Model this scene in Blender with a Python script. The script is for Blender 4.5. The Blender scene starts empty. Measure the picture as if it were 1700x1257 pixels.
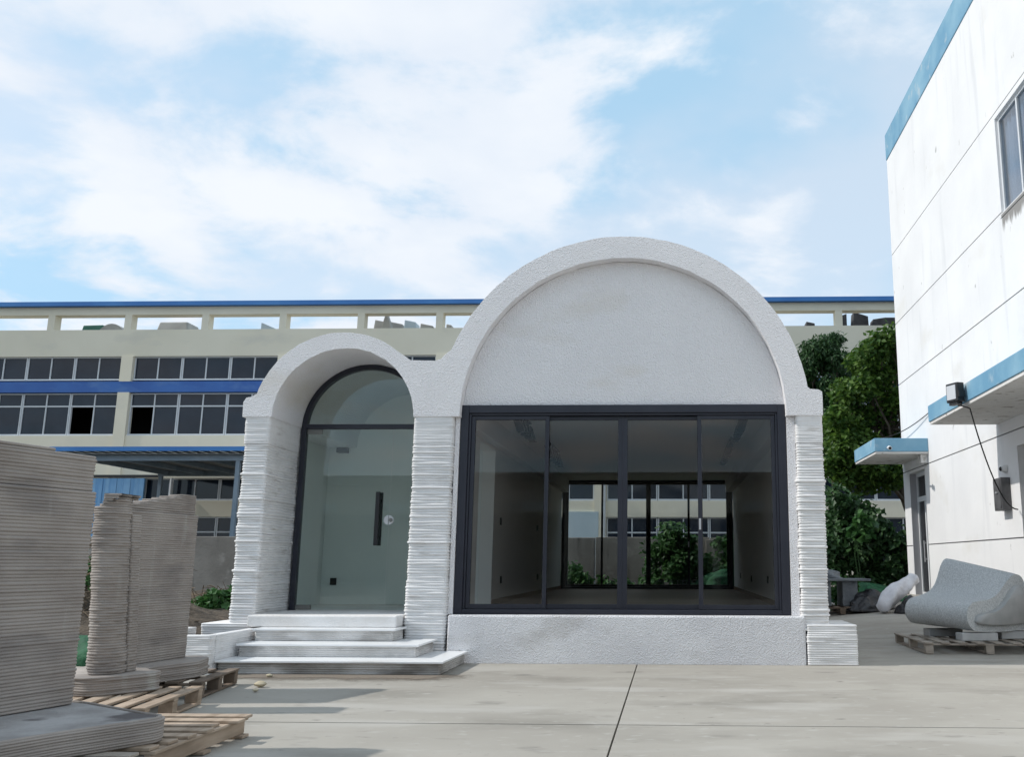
import bpy, bmesh, math, random
from mathutils import Vector, Matrix, noise as mnoise
random.seed(7)
scene = bpy.context.scene
COL = scene.collection
PI = math.pi
R_ = math.radians

# ---------------------------------------------------------------- camera
FPX, PX, PY, CH = 1548.0, 1060.0, 630.0, 1.2          # focal length and principal point in photo pixels, eye height
_y = Vector((52.0, -306.0, -FPX)).normalized()
_z = Vector((-0.004, 1.0, 0.0)); _z = (_z - _y * _z.dot(_y)).normalized()
_x = _y.cross(_z)
ROT = Matrix((_x, _y, _z))                             # camera coordinates -> world
cam_data = bpy.data.cameras.new("camera")
cam = bpy.data.objects.new("camera", cam_data); COL.objects.link(cam)
cam.matrix_world = Matrix.Translation((0, 0, CH)) @ ROT.to_4x4()
cam_data.sensor_width = 36.0
cam_data.lens = FPX / 1700.0 * 36.0
cam_data.shift_x = -(PX - 850.0) / 1700.0
cam_data.shift_y = (PY - 628.5) / 1700.0
cam_data.clip_start = 0.05; cam_data.clip_end = 2000
scene.camera = cam

def _ray(x, y): return ROT @ Vector((x - PX, -(y - PY), -FPX))
def onY(x, y, Y):
    d = _ray(x, y); return Vector((0, 0, CH)) + d * (Y / d.y)
def onX(x, y, X):
    d = _ray(x, y); return Vector((0, 0, CH)) + d * (X / d.x)
def onZ(x, y, z):
    d = _ray(x, y); return Vector((0, 0, CH)) + d * ((z - CH) / d.z)

# ---------------------------------------------------------------- world, sun, exposure
SUN_EL = math.radians(43.0)
LIGHT = Vector((math.cos(SUN_EL) * 0.996, math.cos(SUN_EL) * 0.085, -math.sin(SUN_EL)))   # the way the light travels
world = bpy.data.worlds.new("World"); scene.world = world; world.use_nodes = True
wt = world.node_tree; wt.nodes.clear()
def wn(t, **kw):
    n = wt.nodes.new(t)
    for k, v in kw.items(): setattr(n, k, v)
    return n
def wmath(op, a, b=None, c=None, clamp=False):
    n = wn('ShaderNodeMath', operation=op, use_clamp=clamp)
    for i, v in enumerate((a, b, c)):
        if v is None: continue
        if isinstance(v, (int, float)): n.inputs[i].default_value = v
        else: wt.links.new(v, n.inputs[i])
    return n.outputs[0]
out = wn('ShaderNodeOutputWorld'); bg = wn('ShaderNodeBackground')
sky = wn('ShaderNodeTexSky', sky_type='NISHITA')
sky.sun_disc = False; sky.sun_elevation = SUN_EL
sky.sun_rotation = math.atan2(-LIGHT.x, -LIGHT.y)
sky.air_density = 1.0; sky.dust_density = 0.7; sky.ozone_density = 1.0
tc = wn('ShaderNodeTexCoord'); sep = wn('ShaderNodeSeparateXYZ')
wt.links.new(tc.outputs['Generated'], sep.inputs[0])
zc = wmath('ADD', wmath('MAXIMUM', sep.outputs[2], 0.0), 0.22)
comb = wn('ShaderNodeCombineXYZ')
wt.links.new(wmath('DIVIDE', sep.outputs[0], zc), comb.inputs[0])
wt.links.new(wmath('DIVIDE', sep.outputs[1], zc), comb.inputs[1])
CLOUD_OFF = (3.1, 1.7, 0.0)
mp = wn('ShaderNodeMapping'); mp.inputs['Location'].default_value = CLOUD_OFF
wt.links.new(comb.outputs[0], mp.inputs[0])
nz = wn('ShaderNodeTexNoise'); nz.inputs['Scale'].default_value = 3.0; nz.inputs['Detail'].default_value = 12
nz.inputs['Roughness'].default_value = 0.56; nz.inputs['Distortion'].default_value = 0.25
wt.links.new(mp.outputs[0], nz.inputs[0])
nz2 = wn('ShaderNodeTexNoise'); nz2.inputs['Scale'].default_value = 3.0; nz2.inputs['Detail'].default_value = 6
wt.links.new(mp.outputs[0], nz2.inputs[0])
# where banks of cloud and open gaps lie: (photo x, photo y, angular radius, weight)
BANKS = [(250, 100, .36, .16), (700, 60, .26, .14), (860, 190, .15, .12), (1290, 255, .055, .20), (1190, 310, .08, .05), (1345, 200, .04, .16), (1180, 225, .05, .12),
         (520, 480, .10, .20), (330, 480, .10, .10), (720, 490, .06, .12), (1050, 20, .08, .08), (1380, 40, .06, .05), (760, 330, .12, .10),
         (580, 370, .13, -.17), (460, 400, .11, -.14), (1100, 150, .10, -.26), (1235, 130, .08, -.12), (1060, 320, .12, -.06), (1430, 350, .12, -.17), (1450, 150, .10, -.14), (90, 390, .14, -.16), (1270, 50, .08, -.14), (1000, 350, .12, -.06)]
acc = wmath('MULTIPLY_ADD', nz.outputs[0], 2.3, -0.66)
for bx_, by_, br_, bw_ in BANKS:
    dvec = _ray(bx_, by_).normalized()
    ds = wn('ShaderNodeVectorMath', operation='DISTANCE'); ds.inputs[1].default_value = dvec
    wt.links.new(tc.outputs['Generated'], ds.inputs[0])
    fo = wn('ShaderNodeMapRange', interpolation_type='SMOOTHSTEP'); fo.inputs['From Min'].default_value = 0.0; fo.inputs['From Max'].default_value = br_ * 1.5
    fo.inputs['To Min'].default_value = bw_ * 0.95; fo.inputs['To Max'].default_value = 0.0
    wt.links.new(ds.outputs['Value'], fo.inputs[0]); acc = wmath('ADD', acc, fo.outputs[0])
ramp = wn('ShaderNodeMapRange', interpolation_type='SMOOTHSTEP')
ramp.inputs['From Min'].default_value = 0.36; ramp.inputs['From Max'].default_value = 0.76
ramp.inputs['To Min'].default_value = 0.0; ramp.inputs['To Max'].default_value = 1.0
wt.links.new(acc, ramp.inputs[0])
cl = wn('ShaderNodeMix', data_type='RGBA')
cl.inputs[6].default_value = (0.68, 0.755, 0.86, 1); cl.inputs[7].default_value = (0.82, 0.86, 0.91, 1)
nr2 = wn('ShaderNodeMapRange'); nr2.inputs['From Min'].default_value = 0.35; nr2.inputs['From Max'].default_value = 0.65
wt.links.new(nz2.outputs[0], nr2.inputs[0]); wt.links.new(nr2.outputs[0], cl.inputs[0])
skymul = wn('ShaderNodeMix', data_type='RGBA', blend_type='MULTIPLY'); skymul.inputs[0].default_value = 1.0
skymul.inputs[7].default_value = (0.13, 0.13, 0.13, 1)
wt.links.new(sky.outputs[0], skymul.inputs[6])
veil = wn('ShaderNodeMix', data_type='RGBA'); veil.inputs[0].default_value = 0.72; veil.inputs[7].default_value = (0.55, 0.775, 0.935, 1)   # thin high haze
vcol = wn('ShaderNodeMix', data_type='RGBA'); vcol.inputs[6].default_value = (0.47, 0.73, 0.93, 1); vcol.inputs[7].default_value = (0.70, 0.83, 0.95, 1)
nz3 = wn('ShaderNodeTexNoise'); nz3.inputs['Scale'].default_value = 1.6; nz3.inputs['Detail'].default_value = 5; wt.links.new(mp.outputs[0], nz3.inputs[0])
vr = wn('ShaderNodeMapRange', interpolation_type='SMOOTHSTEP'); vr.inputs['From Min'].default_value = 0.38; vr.inputs['From Max'].default_value = 0.64
wt.links.new(nz3.outputs[0], vr.inputs[0]); wt.links.new(vr.outputs[0], vcol.inputs[0]); wt.links.new(vcol.outputs[2], veil.inputs[7])
wt.links.new(skymul.outputs[2], veil.inputs[6])
mx = wn('ShaderNodeMix', data_type='RGBA')
wt.links.new(ramp.outputs[0], mx.inputs[0]); wt.links.new(veil.outputs[2], mx.inputs[6]); wt.links.new(cl.outputs[2], mx.inputs[7])
wt.links.new(mx.outputs[2], bg.inputs[0]); bg.inputs[1].default_value = 1.0
wt.links.new(bg.outputs[0], out.inputs[0])

sun_d = bpy.data.lights.new("sun", 'SUN'); sun_d.energy = 2.8; sun_d.angle = math.radians(0.9); sun_d.color = (1.0, 0.955, 0.89)
sun = bpy.data.objects.new("sun", sun_d); COL.objects.link(sun)
sun.rotation_euler = LIGHT.to_track_quat('-Z', 'Y').to_euler(); sun.location = (-20, -5, 25)

vs = scene.view_settings
vs.view_transform = 'Standard'; vs.look = 'None'; vs.exposure = 0.16; vs.gamma = 1.0; vs.use_curve_mapping = False
scene.render.engine = 'CYCLES'
cy = scene.cycles
cy.use_denoising = True; cy.max_bounces = 10; cy.diffuse_bounces = 5; cy.glossy_bounces = 4
cy.transparent_max_bounces = 24; cy.transmission_bounces = 6; cy.caustics_reflective = False; cy.caustics_refractive = False
cy.sample_clamp_indirect = 6.0

# ---------------------------------------------------------------- materials
MATS = {}
def rgb(c): return (c[0], c[1], c[2], 1.0)
def mat(name, c1, c2=None, scale=2.0, detail=6, rough=0.8, metal=0.0, bump=0.0, bscale=60.0, bdist=0.01, stretch=(1, 1, 1),
        stain=None, stain_scale=0.5, stain_lo=0.55, stain_hi=0.7, stain_stretch=(1, 1, 1), island=0.0, spec=0.5, voron=False, lo=0.35, hi=0.65):
    if name in MATS: return MATS[name]
    m = bpy.data.materials.new(name); m.use_nodes = True; MATS[name] = m
    nt = m.node_tree; b = nt.nodes['Principled BSDF']; L = nt.links.new
    b.inputs['Roughness'].default_value = rough; b.inputs['Metallic'].default_value = metal
    b.inputs['Specular IOR Level'].default_value = spec
    geo = nt.nodes.new('ShaderNodeNewGeometry')
    def noise(sc, dt, st):
        mp = nt.nodes.new('ShaderNodeMapping'); mp.inputs['Scale'].default_value = st
        L(geo.outputs['Position'], mp.inputs[0])
        n = nt.nodes.new('ShaderNodeTexNoise'); n.inputs['Scale'].default_value = sc; n.inputs['Detail'].default_value = dt
        L(mp.outputs[0], n.inputs[0]); return n.outputs[0]
    def mr(src, a, bb):
        r = nt.nodes.new('ShaderNodeMapRange'); r.inputs['From Min'].default_value = a; r.inputs['From Max'].default_value = bb
        L(src, r.inputs[0]); return r.outputs[0]
    col = None
    if c2 is not None:
        mxn = nt.nodes.new('ShaderNodeMix'); mxn.data_type = 'RGBA'
        mxn.inputs[6].default_value = rgb(c1); mxn.inputs[7].default_value = rgb(c2)
        L(mr(noise(scale, detail, stretch), lo, hi), mxn.inputs[0]); col = mxn.outputs[2]
    else:
        b.inputs['Base Color'].default_value = rgb(c1)
    def stack(col, colr, fac):
        mxn = nt.nodes.new('ShaderNodeMix'); mxn.data_type = 'RGBA'
        if col is None: mxn.inputs[6].default_value = rgb(c1)
        else: L(col, mxn.inputs[6])
        mxn.inputs[7].default_value = rgb(colr); L(fac, mxn.inputs[0]); return mxn.outputs[2]
    if stain is not None:
        for (sc_col, ssc, slo, shi, sst) in (stain if isinstance(stain, list) else [(stain, stain_scale, stain_lo, stain_hi, stain_stretch)]):
            col = stack(col, sc_col, mr(noise(ssc, 8, sst), slo, shi))
    if island:
        hs = nt.nodes.new('ShaderNodeHueSaturation')
        v = nt.nodes.new('ShaderNodeMapRange'); v.inputs['To Min'].default_value = 1 - island; v.inputs['To Max'].default_value = 1 + island
        L(geo.outputs['Random Per Island'], v.inputs[0]); L(v.outputs[0], hs.inputs['Value'])
        if col is None: hs.inputs['Color'].default_value = rgb(c1)
        else: L(col, hs.inputs['Color'])
        col = hs.outputs[0]
    if col is not None: L(col, b.inputs['Base Color'])
    if bump:
        bp = nt.nodes.new('ShaderNodeBump'); bp.inputs['Strength'].default_value = bump; bp.inputs['Distance'].default_value = bdist
        if voron:
            v = nt.nodes.new('ShaderNodeTexVoronoi'); v.inputs['Scale'].default_value = bscale
            L(geo.outputs['Position'], v.inputs['Vector'])
            a = nt.nodes.new('ShaderNodeMath'); a.operation = 'ADD'
            L(v.outputs['Distance'], a.inputs[0]); L(noise(bscale * 0.6, 4, (1, 1, 1)), a.inputs[1]); L(a.outputs[0], bp.inputs['Height'])
        else:
            L(noise(bscale, 5, (1, 1, 1)), bp.inputs['Height'])
        L(bp.outputs[0], b.inputs['Normal'])
    return m

def glass(name, tint, refl=0.042, rough=0.0):
    m = bpy.data.materials.new(name); m.use_nodes = True; nt = m.node_tree; nt.nodes.clear(); L = nt.links.new
    o = nt.nodes.new('ShaderNodeOutputMaterial'); t = nt.nodes.new('ShaderNodeBsdfTransparent'); g = nt.nodes.new('ShaderNodeBsdfGlossy')
    t.inputs[0].default_value = rgb(tint); g.inputs['Roughness'].default_value = rough; g.inputs[0].default_value = (1, 1, 1, 1)
    lw = nt.nodes.new('ShaderNodeLayerWeight'); lw.inputs[0].default_value = 0.5
    p = nt.nodes.new('ShaderNodeMath'); p.operation = 'POWER'; p.inputs[1].default_value = 5.0; L(lw.outputs['Facing'], p.inputs[0])
    k = nt.nodes.new('ShaderNodeMath'); k.operation = 'MULTIPLY_ADD'; k.inputs[1].default_value = 1 - refl; k.inputs[2].default_value = refl
    L(p.outputs[0], k.inputs[0]); mxs = nt.nodes.new('ShaderNodeMixShader')
    L(k.outputs[0], mxs.inputs[0]); L(t.outputs[0], mxs.inputs[1]); L(g.outputs[0], mxs.inputs[2]); L(mxs.outputs[0], o.inputs[0])
    return m

def leafmat(name, c1, c2, trans=0.35, var=0.45):
    m = bpy.data.materials.new(name); m.use_nodes = True; nt = m.node_tree; L = nt.links.new
    b = nt.nodes['Principled BSDF']; b.inputs['Roughness'].default_value = 0.5; b.inputs['Specular IOR Level'].default_value = 0.35
    geo = nt.nodes.new('ShaderNodeNewGeometry'); mxn = nt.nodes.new('ShaderNodeMix'); mxn.data_type = 'RGBA'
    mxn.inputs[6].default_value = rgb(c1); mxn.inputs[7].default_value = rgb(c2); L(geo.outputs['Random Per Island'], mxn.inputs[0])
    L(mxn.outputs[2], b.inputs['Base Color'])
    tr = nt.nodes.new('ShaderNodeBsdfTranslucent'); L(mxn.outputs[2], tr.inputs[0])
    ms = nt.nodes.new('ShaderNodeMixShader'); ms.inputs[0].default_value = trans
    o = nt.nodes['Material Output']; L(b.outputs[0], ms.inputs[1]); L(tr.outputs[0], ms.inputs[2]); L(ms.outputs[0], o.inputs[0])
    return m

M_STUCCO = mat('stucco', (0.83, 0.815, 0.83), (0.87, 0.855, 0.868), scale=1.2, rough=0.92, bump=0.8, bscale=64, bdist=0.015, voron=True,
               stain=[((0.72, 0.67, 0.60), 0.5, 0.60, 0.82, (1, 1, 2.5))])
M_PLINTH = mat('plinth_stucco', (0.70, 0.695, 0.715), (0.80, 0.795, 0.81), scale=1.5, rough=0.92, bump=0.8, bscale=64, bdist=0.015, voron=True,
               stain=[((0.50, 0.48, 0.46), 1.1, 0.58, 0.80, (1, 1, 1.5))])
M_PRINT = mat('white_printed', (0.72, 0.712, 0.71), (0.79, 0.782, 0.78), scale=4, rough=0.88, bump=0.35, bscale=70, bdist=0.006,
              stain=[((0.50, 0.475, 0.45), 3.0, 0.58, 0.80, (1, 1, 5))])
M_RISER = mat('riser_printed', (0.50, 0.49, 0.475), (0.68, 0.67, 0.66), scale=3, rough=0.9, bump=0.5, bscale=80, bdist=0.008,
              stain=[((0.28, 0.26, 0.24), 1.6, 0.52, 0.72, (1, 1, 3)), ((0.20, 0.18, 0.16), 0.8, 0.60, 0.75, (1, 1, 2))])
M_RISER0 = mat('dark_riser_printed', (0.36, 0.345, 0.325), (0.58, 0.565, 0.55), scale=3, rough=0.9, bump=0.5, bscale=80, bdist=0.008,
              stain=[((0.16, 0.145, 0.13), 1.3, 0.48, 0.66, (1, 1, 2.5))])  # bottom riser only, darker than the risers above
M_TREAD = mat('white_slab', (0.78, 0.79, 0.80), (0.84, 0.845, 0.85), scale=3, rough=0.35, stain=[((0.62, 0.60, 0.57), 1.5, 0.58, 0.8, (1, 1, 1))])
M_SILL = mat('white_plaster', (0.78, 0.775, 0.77), (0.66, 0.64, 0.62), scale=2.5, rough=0.9, bump=0.5, bscale=40, bdist=0.012)
M_GREYPRINT = mat('grey_printed', (0.285, 0.25, 0.225), (0.365, 0.325, 0.295), scale=2.5, rough=0.92, bump=0.5, bscale=130, bdist=0.005,
                  stain=[((0.20, 0.18, 0.17), 1.3, 0.56, 0.75, (1, 1, 3)), ((0.42, 0.40, 0.37), 2.2, 0.62, 0.8, (3, 3, 0.5))])
M_TRAY = mat('tray_concrete', (0.30, 0.287, 0.28), (0.44, 0.43, 0.425), scale=3.5, rough=0.95, spec=0.2, bump=0.6, bscale=35, bdist=0.01,
             stain=[((0.13, 0.12, 0.12), 1.4, 0.60, 0.66, (1, 1, 1))])
M_FRAME = mat('dark_aluminium', (0.014, 0.016, 0.027), (0.02, 0.022, 0.034), scale=3, rough=0.38, bump=0.04, bscale=300, bdist=0.001)
M_BLACK = mat('black_metal', (0.012, 0.012, 0.014), rough=0.42)
M_STEEL = mat('brushed_steel', (0.62, 0.62, 0.63), rough=0.35, metal=0.8)
M_PATCH = mat('patch_steel', (0.22, 0.22, 0.21), rough=0.4, metal=0.7)
M_GLASS = glass('tinted_window_glass', (0.90, 0.905, 0.905), refl=0.020)
M_DGLASS = glass('green_door_glass', (0.925, 0.968, 0.95), refl=0.034)
M_INWALL = mat('inside_wall', (0.84, 0.825, 0.80), (0.87, 0.855, 0.83), scale=0.8, rough=0.9)
M_INVEST = mat('vestibule_wall', (0.84, 0.86, 0.845), rough=0.9)
M_WOOD_FLOOR = mat('wood_floor', (0.06, 0.03, 0.016), (0.11, 0.06, 0.032), scale=3.0, stretch=(0.3, 3.0, 1), rough=0.42, spec=0.3)
M_BASEB = mat('skirting', (0.16, 0.09, 0.05), rough=0.5)
M_CONC = mat('yard_concrete', (0.31, 0.288, 0.252), (0.39, 0.367, 0.325), scale=0.45, detail=10, rough=0.86, bump=0.25, bscale=25, bdist=0.006,
             stain=[((0.245, 0.228, 0.198), 0.7, 0.52, 0.72, (0.8, 1.3, 1)), ((0.42, 0.40, 0.365), 1.1, 0.55, 0.70, (0.5, 1.5, 1)),
                    ((0.19, 0.178, 0.158), 2.4, 0.63, 0.78, (0.6, 1.2, 1)), ((0.40, 0.38, 0.345), 9.0, 0.58, 0.75, (0.7, 1.0, 1)), ((0.19, 0.18, 0.16), 7.0, 0.66, 0.76, (0.7, 1.2, 1)), ((0.24, 0.23, 0.21), 22.0, 0.68, 0.74, (1, 1, 1))])
M_DIRT = mat('joint_dirt', (0.09, 0.08, 0.065), (0.14, 0.125, 0.10), scale=6, rough=1.0)
M_SOIL = mat('soil', (0.045, 0.035, 0.025), (0.11, 0.085, 0.06), scale=3, rough=1.0, bump=0.9, bscale=14, bdist=0.08)
M_SAND = mat('sandy_dirt', (0.20, 0.165, 0.13), (0.30, 0.26, 0.215), scale=5, rough=1.0, bump=0.6, bscale=60, bdist=0.01)
M_CREAM = mat('cream_render', (0.74, 0.685, 0.55), (0.80, 0.745, 0.61), scale=0.35, rough=0.9, bump=0.1, bscale=20,
              stain=[((0.67, 0.63, 0.53), 0.6, 0.55, 0.75, (1, 1, 2))])
M_BLUEBAND = mat('blue_render', (0.028, 0.105, 0.36), (0.04, 0.14, 0.42), scale=0.8, rough=0.7, stain=[((0.07, 0.17, 0.42), 1.2, 0.55, 0.75, (1, 1, 2))])
M_BLUECAP = mat('blue_cap', (0.03, 0.16, 0.46), (0.05, 0.21, 0.52), scale=0.8, rough=0.55)
M_WINFR = mat('white_window_frame', (0.62, 0.64, 0.66), rough=0.5)
M_DPANE = mat('dark_pane', (0.012, 0.018, 0.03), (0.022, 0.03, 0.045), scale=0.9, rough=0.05, spec=0.38)
M_DARKIN = mat('dark_inside', (0.012, 0.012, 0.014), rough=0.9)  # near-black colour in place of the shade inside unlit rooms
M_WHITEWALL = mat('white_painted_wall', (0.72, 0.72, 0.725), (0.78, 0.78, 0.78), scale=0.7, rough=0.85, bump=0.25, bscale=9, bdist=0.012,
                  stain=[((0.62, 0.625, 0.64), 0.9, 0.58, 0.82, (3, 3, 0.35)), ((0.66, 0.645, 0.61), 0.5, 0.60, 0.78, (1, 1, 1.5)), ((0.40, 0.39, 0.38), 3.4, 0.70, 0.75, (1, 1, 0.7))])
def drip_stain(m):
    nt = m.node_tree; L = nt.links.new; b = nt.nodes['Principled BSDF']; src = b.inputs['Base Color'].links[0].from_socket
    geo = nt.nodes.new('ShaderNodeNewGeometry'); sp = nt.nodes.new('ShaderNodeSeparateXYZ'); L(geo.outputs['Position'], sp.inputs[0])
    mp = nt.nodes.new('ShaderNodeMapping'); mp.inputs['Scale'].default_value = (1, 5, .8); L(geo.outputs['Position'], mp.inputs[0])
    n = nt.nodes.new('ShaderNodeTexNoise'); n.inputs['Scale'].default_value = 2.2; n.inputs['Detail'].default_value = 8; L(mp.outputs[0], n.inputs[0])
    def mr(s, a, c, lo=0.0, hi=1.0):
        r = nt.nodes.new('ShaderNodeMapRange'); r.inputs['From Min'].default_value = a; r.inputs['From Max'].default_value = c; r.inputs['To Min'].default_value = lo; r.inputs['To Max'].default_value = hi; L(s, r.inputs[0]); return r.outputs[0]
    def mul(a, c, op='MULTIPLY'):
        k = nt.nodes.new('ShaderNodeMath'); k.operation = op; L(a, k.inputs[0]); L(c, k.inputs[1]); return k.outputs[0]
    reach = mr(sp.outputs[2], 6.75, 7.32); inside = mul(mr(sp.outputs[1], 14.0, 14.2), mr(sp.outputs[1], 16.05, 16.0)); below = mr(sp.outputs[2], 7.36, 7.34)
    f = mul(mr(mul(n.outputs[0], reach, 'ADD'), 1.05, 1.25), mul(inside, below))
    mxn = nt.nodes.new('ShaderNodeMix'); mxn.data_type = 'RGBA'; L(f, mxn.inputs[0]); L(src, mxn.inputs[6]); mxn.inputs[7].default_value = (.26, .25, .24, 1); L(mxn.outputs[2], b.inputs['Base Color'])
drip_stain(M_WHITEWALL)
M_GROOVE = mat('wall_groove', (0.16, 0.16, 0.165), rough=0.95)
M_TEAL = mat('faded_blue_paint', (0.13, 0.30, 0.44), (0.22, 0.40, 0.52), scale=1.4, rough=0.8, bump=0.2, bscale=20, bdist=0.01,
             stain=[((0.42, 0.50, 0.54), 2.2, 0.60, 0.72, (1, 1, 1)), ((0.09, 0.24, 0.38), 1.0, 0.58, 0.75, (1, 1, 0.4))])
M_SOFFIT = mat('stained_soffit', (0.60, 0.58, 0.55), (0.68, 0.67, 0.65), scale=1.2, rough=0.9, stain=[((0.34, 0.31, 0.28), 6, 0.60, 0.68, (1, 1, 1))])
M_GREYREV = mat('grey_reveal', (0.36, 0.36, 0.38), rough=0.85)
M_BENCH = mat('grey_terrazzo', (0.38, 0.40, 0.41), (0.58, 0.60, 0.605), scale=55, detail=3, rough=0.8, bump=0.4, bscale=75, bdist=0.006)
M_BENCHSIDE = mat('grey_cement', (0.37, 0.38, 0.38), (0.46, 0.465, 0.465), scale=5, rough=0.9, bump=0.3, bscale=40, bdist=0.008)
M_WOOD = mat('pallet_wood', (0.24, 0.18, 0.13), (0.37, 0.29, 0.22), scale=4, stretch=(4, 0.6, 4), rough=0.85, bump=0.3, bscale=60, bdist=0.003, island=0.3)
M_WOOD2 = mat('old_pallet_wood', (0.20, 0.17, 0.14), (0.32, 0.28, 0.24), scale=4, rough=0.9, bump=0.3, bscale=60, bdist=0.003, island=0.3)
M_DARKWOOD = mat('dark_pallet_wood', (0.10, 0.075, 0.055), (0.17, 0.13, 0.10), scale=4, rough=0.9, island=0.3)  # deeper brown than the other pallet woods
M_WALLCONC = mat('old_wall_concrete', (0.20, 0.185, 0.165), (0.33, 0.31, 0.28), scale=0.7, rough=0.95, bump=0.4, bscale=12, bdist=0.02,
                 stain=[((0.11, 0.10, 0.09), 0.8, 0.55, 0.72, (2.5, 2.5, 0.5)), ((0.40, 0.38, 0.35), 1.6, 0.60, 0.75, (1, 1, 1))])
M_STEELPAINT = mat('blue_grey_steel', (0.17, 0.23, 0.29), (0.23, 0.29, 0.35), scale=2, rough=0.55)
M_SHEET = mat('shed_sheet', (0.20, 0.215, 0.23), (0.27, 0.285, 0.30), scale=1.2, rough=0.7)
M_BLUESHEET = mat('blue_sheet', (0.12, 0.30, 0.55), (0.22, 0.42, 0.64), scale=1.2, stretch=(6, 1, 0.4), rough=0.5)
M_PALESHEET = mat('pale_sheet', (0.42, 0.52, 0.56), (0.50, 0.58, 0.62), scale=1, rough=0.6)
M_NET = mat('green_net', (0.008, 0.065, 0.028), (0.014, 0.11, 0.042), scale=9, rough=0.8, bump=0.5, bscale=40, bdist=0.02)
M_BAG = mat('white_bag', (0.58, 0.58, 0.62), (0.74, 0.74, 0.78), scale=6, rough=0.7, bump=0.6, bscale=9, bdist=0.04)
M_BLKBAG = mat('black_bag', (0.012, 0.012, 0.014), (0.03, 0.03, 0.034), scale=5, rough=0.35, bump=0.8, bscale=12, bdist=0.04)
M_TARP = mat('grey_tarp', (0.10, 0.115, 0.13), (0.17, 0.185, 0.20), scale=3, rough=0.6, bump=0.6, bscale=9, bdist=0.05)
M_BARK = mat('bark', (0.07, 0.055, 0.04), (0.13, 0.105, 0.08), scale=8, rough=0.95, bump=0.6, bscale=30, bdist=0.02)
M_TWIG = mat('dry_twig', (0.10, 0.07, 0.045), (0.24, 0.185, 0.125), scale=6, rough=0.95, island=0.5)
M_STONE = mat('pale_stone', (0.42, 0.36, 0.24), (0.5, 0.44, 0.32), scale=12, rough=0.9)
M_CABLE = mat('black_cable', (0.015, 0.015, 0.016), rough=0.6)
M_PLASTIC = mat('white_plastic', (0.72, 0.72, 0.72), rough=0.4)
M_BOXGREY = mat('meter_box_metal', (0.06, 0.06, 0.065), (0.10, 0.10, 0.105), scale=6, rough=0.5)
M_LENS = mat('lamp_lens', (0.55, 0.57, 0.60), rough=0.12)
M_ROOFGREY = mat('roof_piece_grey', (0.33, 0.32, 0.30), (0.45, 0.44, 0.41), scale=1.5, rough=0.9)
M_ROOFGREEN = mat('roof_piece_green', (0.035, 0.14, 0.10), (0.05, 0.18, 0.13), scale=2, rough=0.7)
M_ROOFDARK = mat('roof_tile_dark', (0.045, 0.045, 0.05), (0.08, 0.08, 0.085), scale=4, rough=0.9)
M_CURTAIN = mat('curtain', (0.20, 0.26, 0.33), (0.32, 0.38, 0.45), scale=3, stretch=(1, 6, 0.2), rough=0.8)
M_OLDWALL = mat('opposite_wall', (0.42, 0.39, 0.34), (0.52, 0.49, 0.43), scale=0.5, rough=0.9, stain=[((0.16, 0.15, 0.13), 1.3, 0.62, 0.66, (1, 1, 1))])
M_LEAF_TREE = leafmat('tree_leaf', (0.034, 0.095, 0.018), (0.125, 0.215, 0.035), 0.40)
M_LEAF_DARK = leafmat('dark_leaf', (0.024, 0.066, 0.022), (0.055, 0.12, 0.038), 0.3)
M_LEAF_IVY = leafmat('ivy_leaf', (0.030, 0.095, 0.026), (0.07, 0.17, 0.045), 0.3)

# ---------------------------------------------------------------- builders
def finish(o, label=None, cat=None, group=None, kind=None):
    if label: o['label'] = label
    if cat: o['category'] = cat
    if group: o['group'] = group
    if kind: o['kind'] = kind
    return o
def empty(name, loc=(0, 0, 0), label=None, cat=None, group=None):
    e = bpy.data.objects.new(name, None); e.location = loc; COL.objects.link(e); e.empty_display_size = 0.2
    return finish(e, label, cat, group)
def wloc(o):
    v = Vector((0, 0, 0))
    while o is not None: v += o.location; o = o.parent
    return v
def link_copy(mesh, name, parent=None, loc=(0, 0, 0), rot=(0, 0, 0)):
    o = bpy.data.objects.new(name, mesh); COL.objects.link(o); o.parent = parent
    o.location = loc; o.rotation_euler = rot; return o

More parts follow.
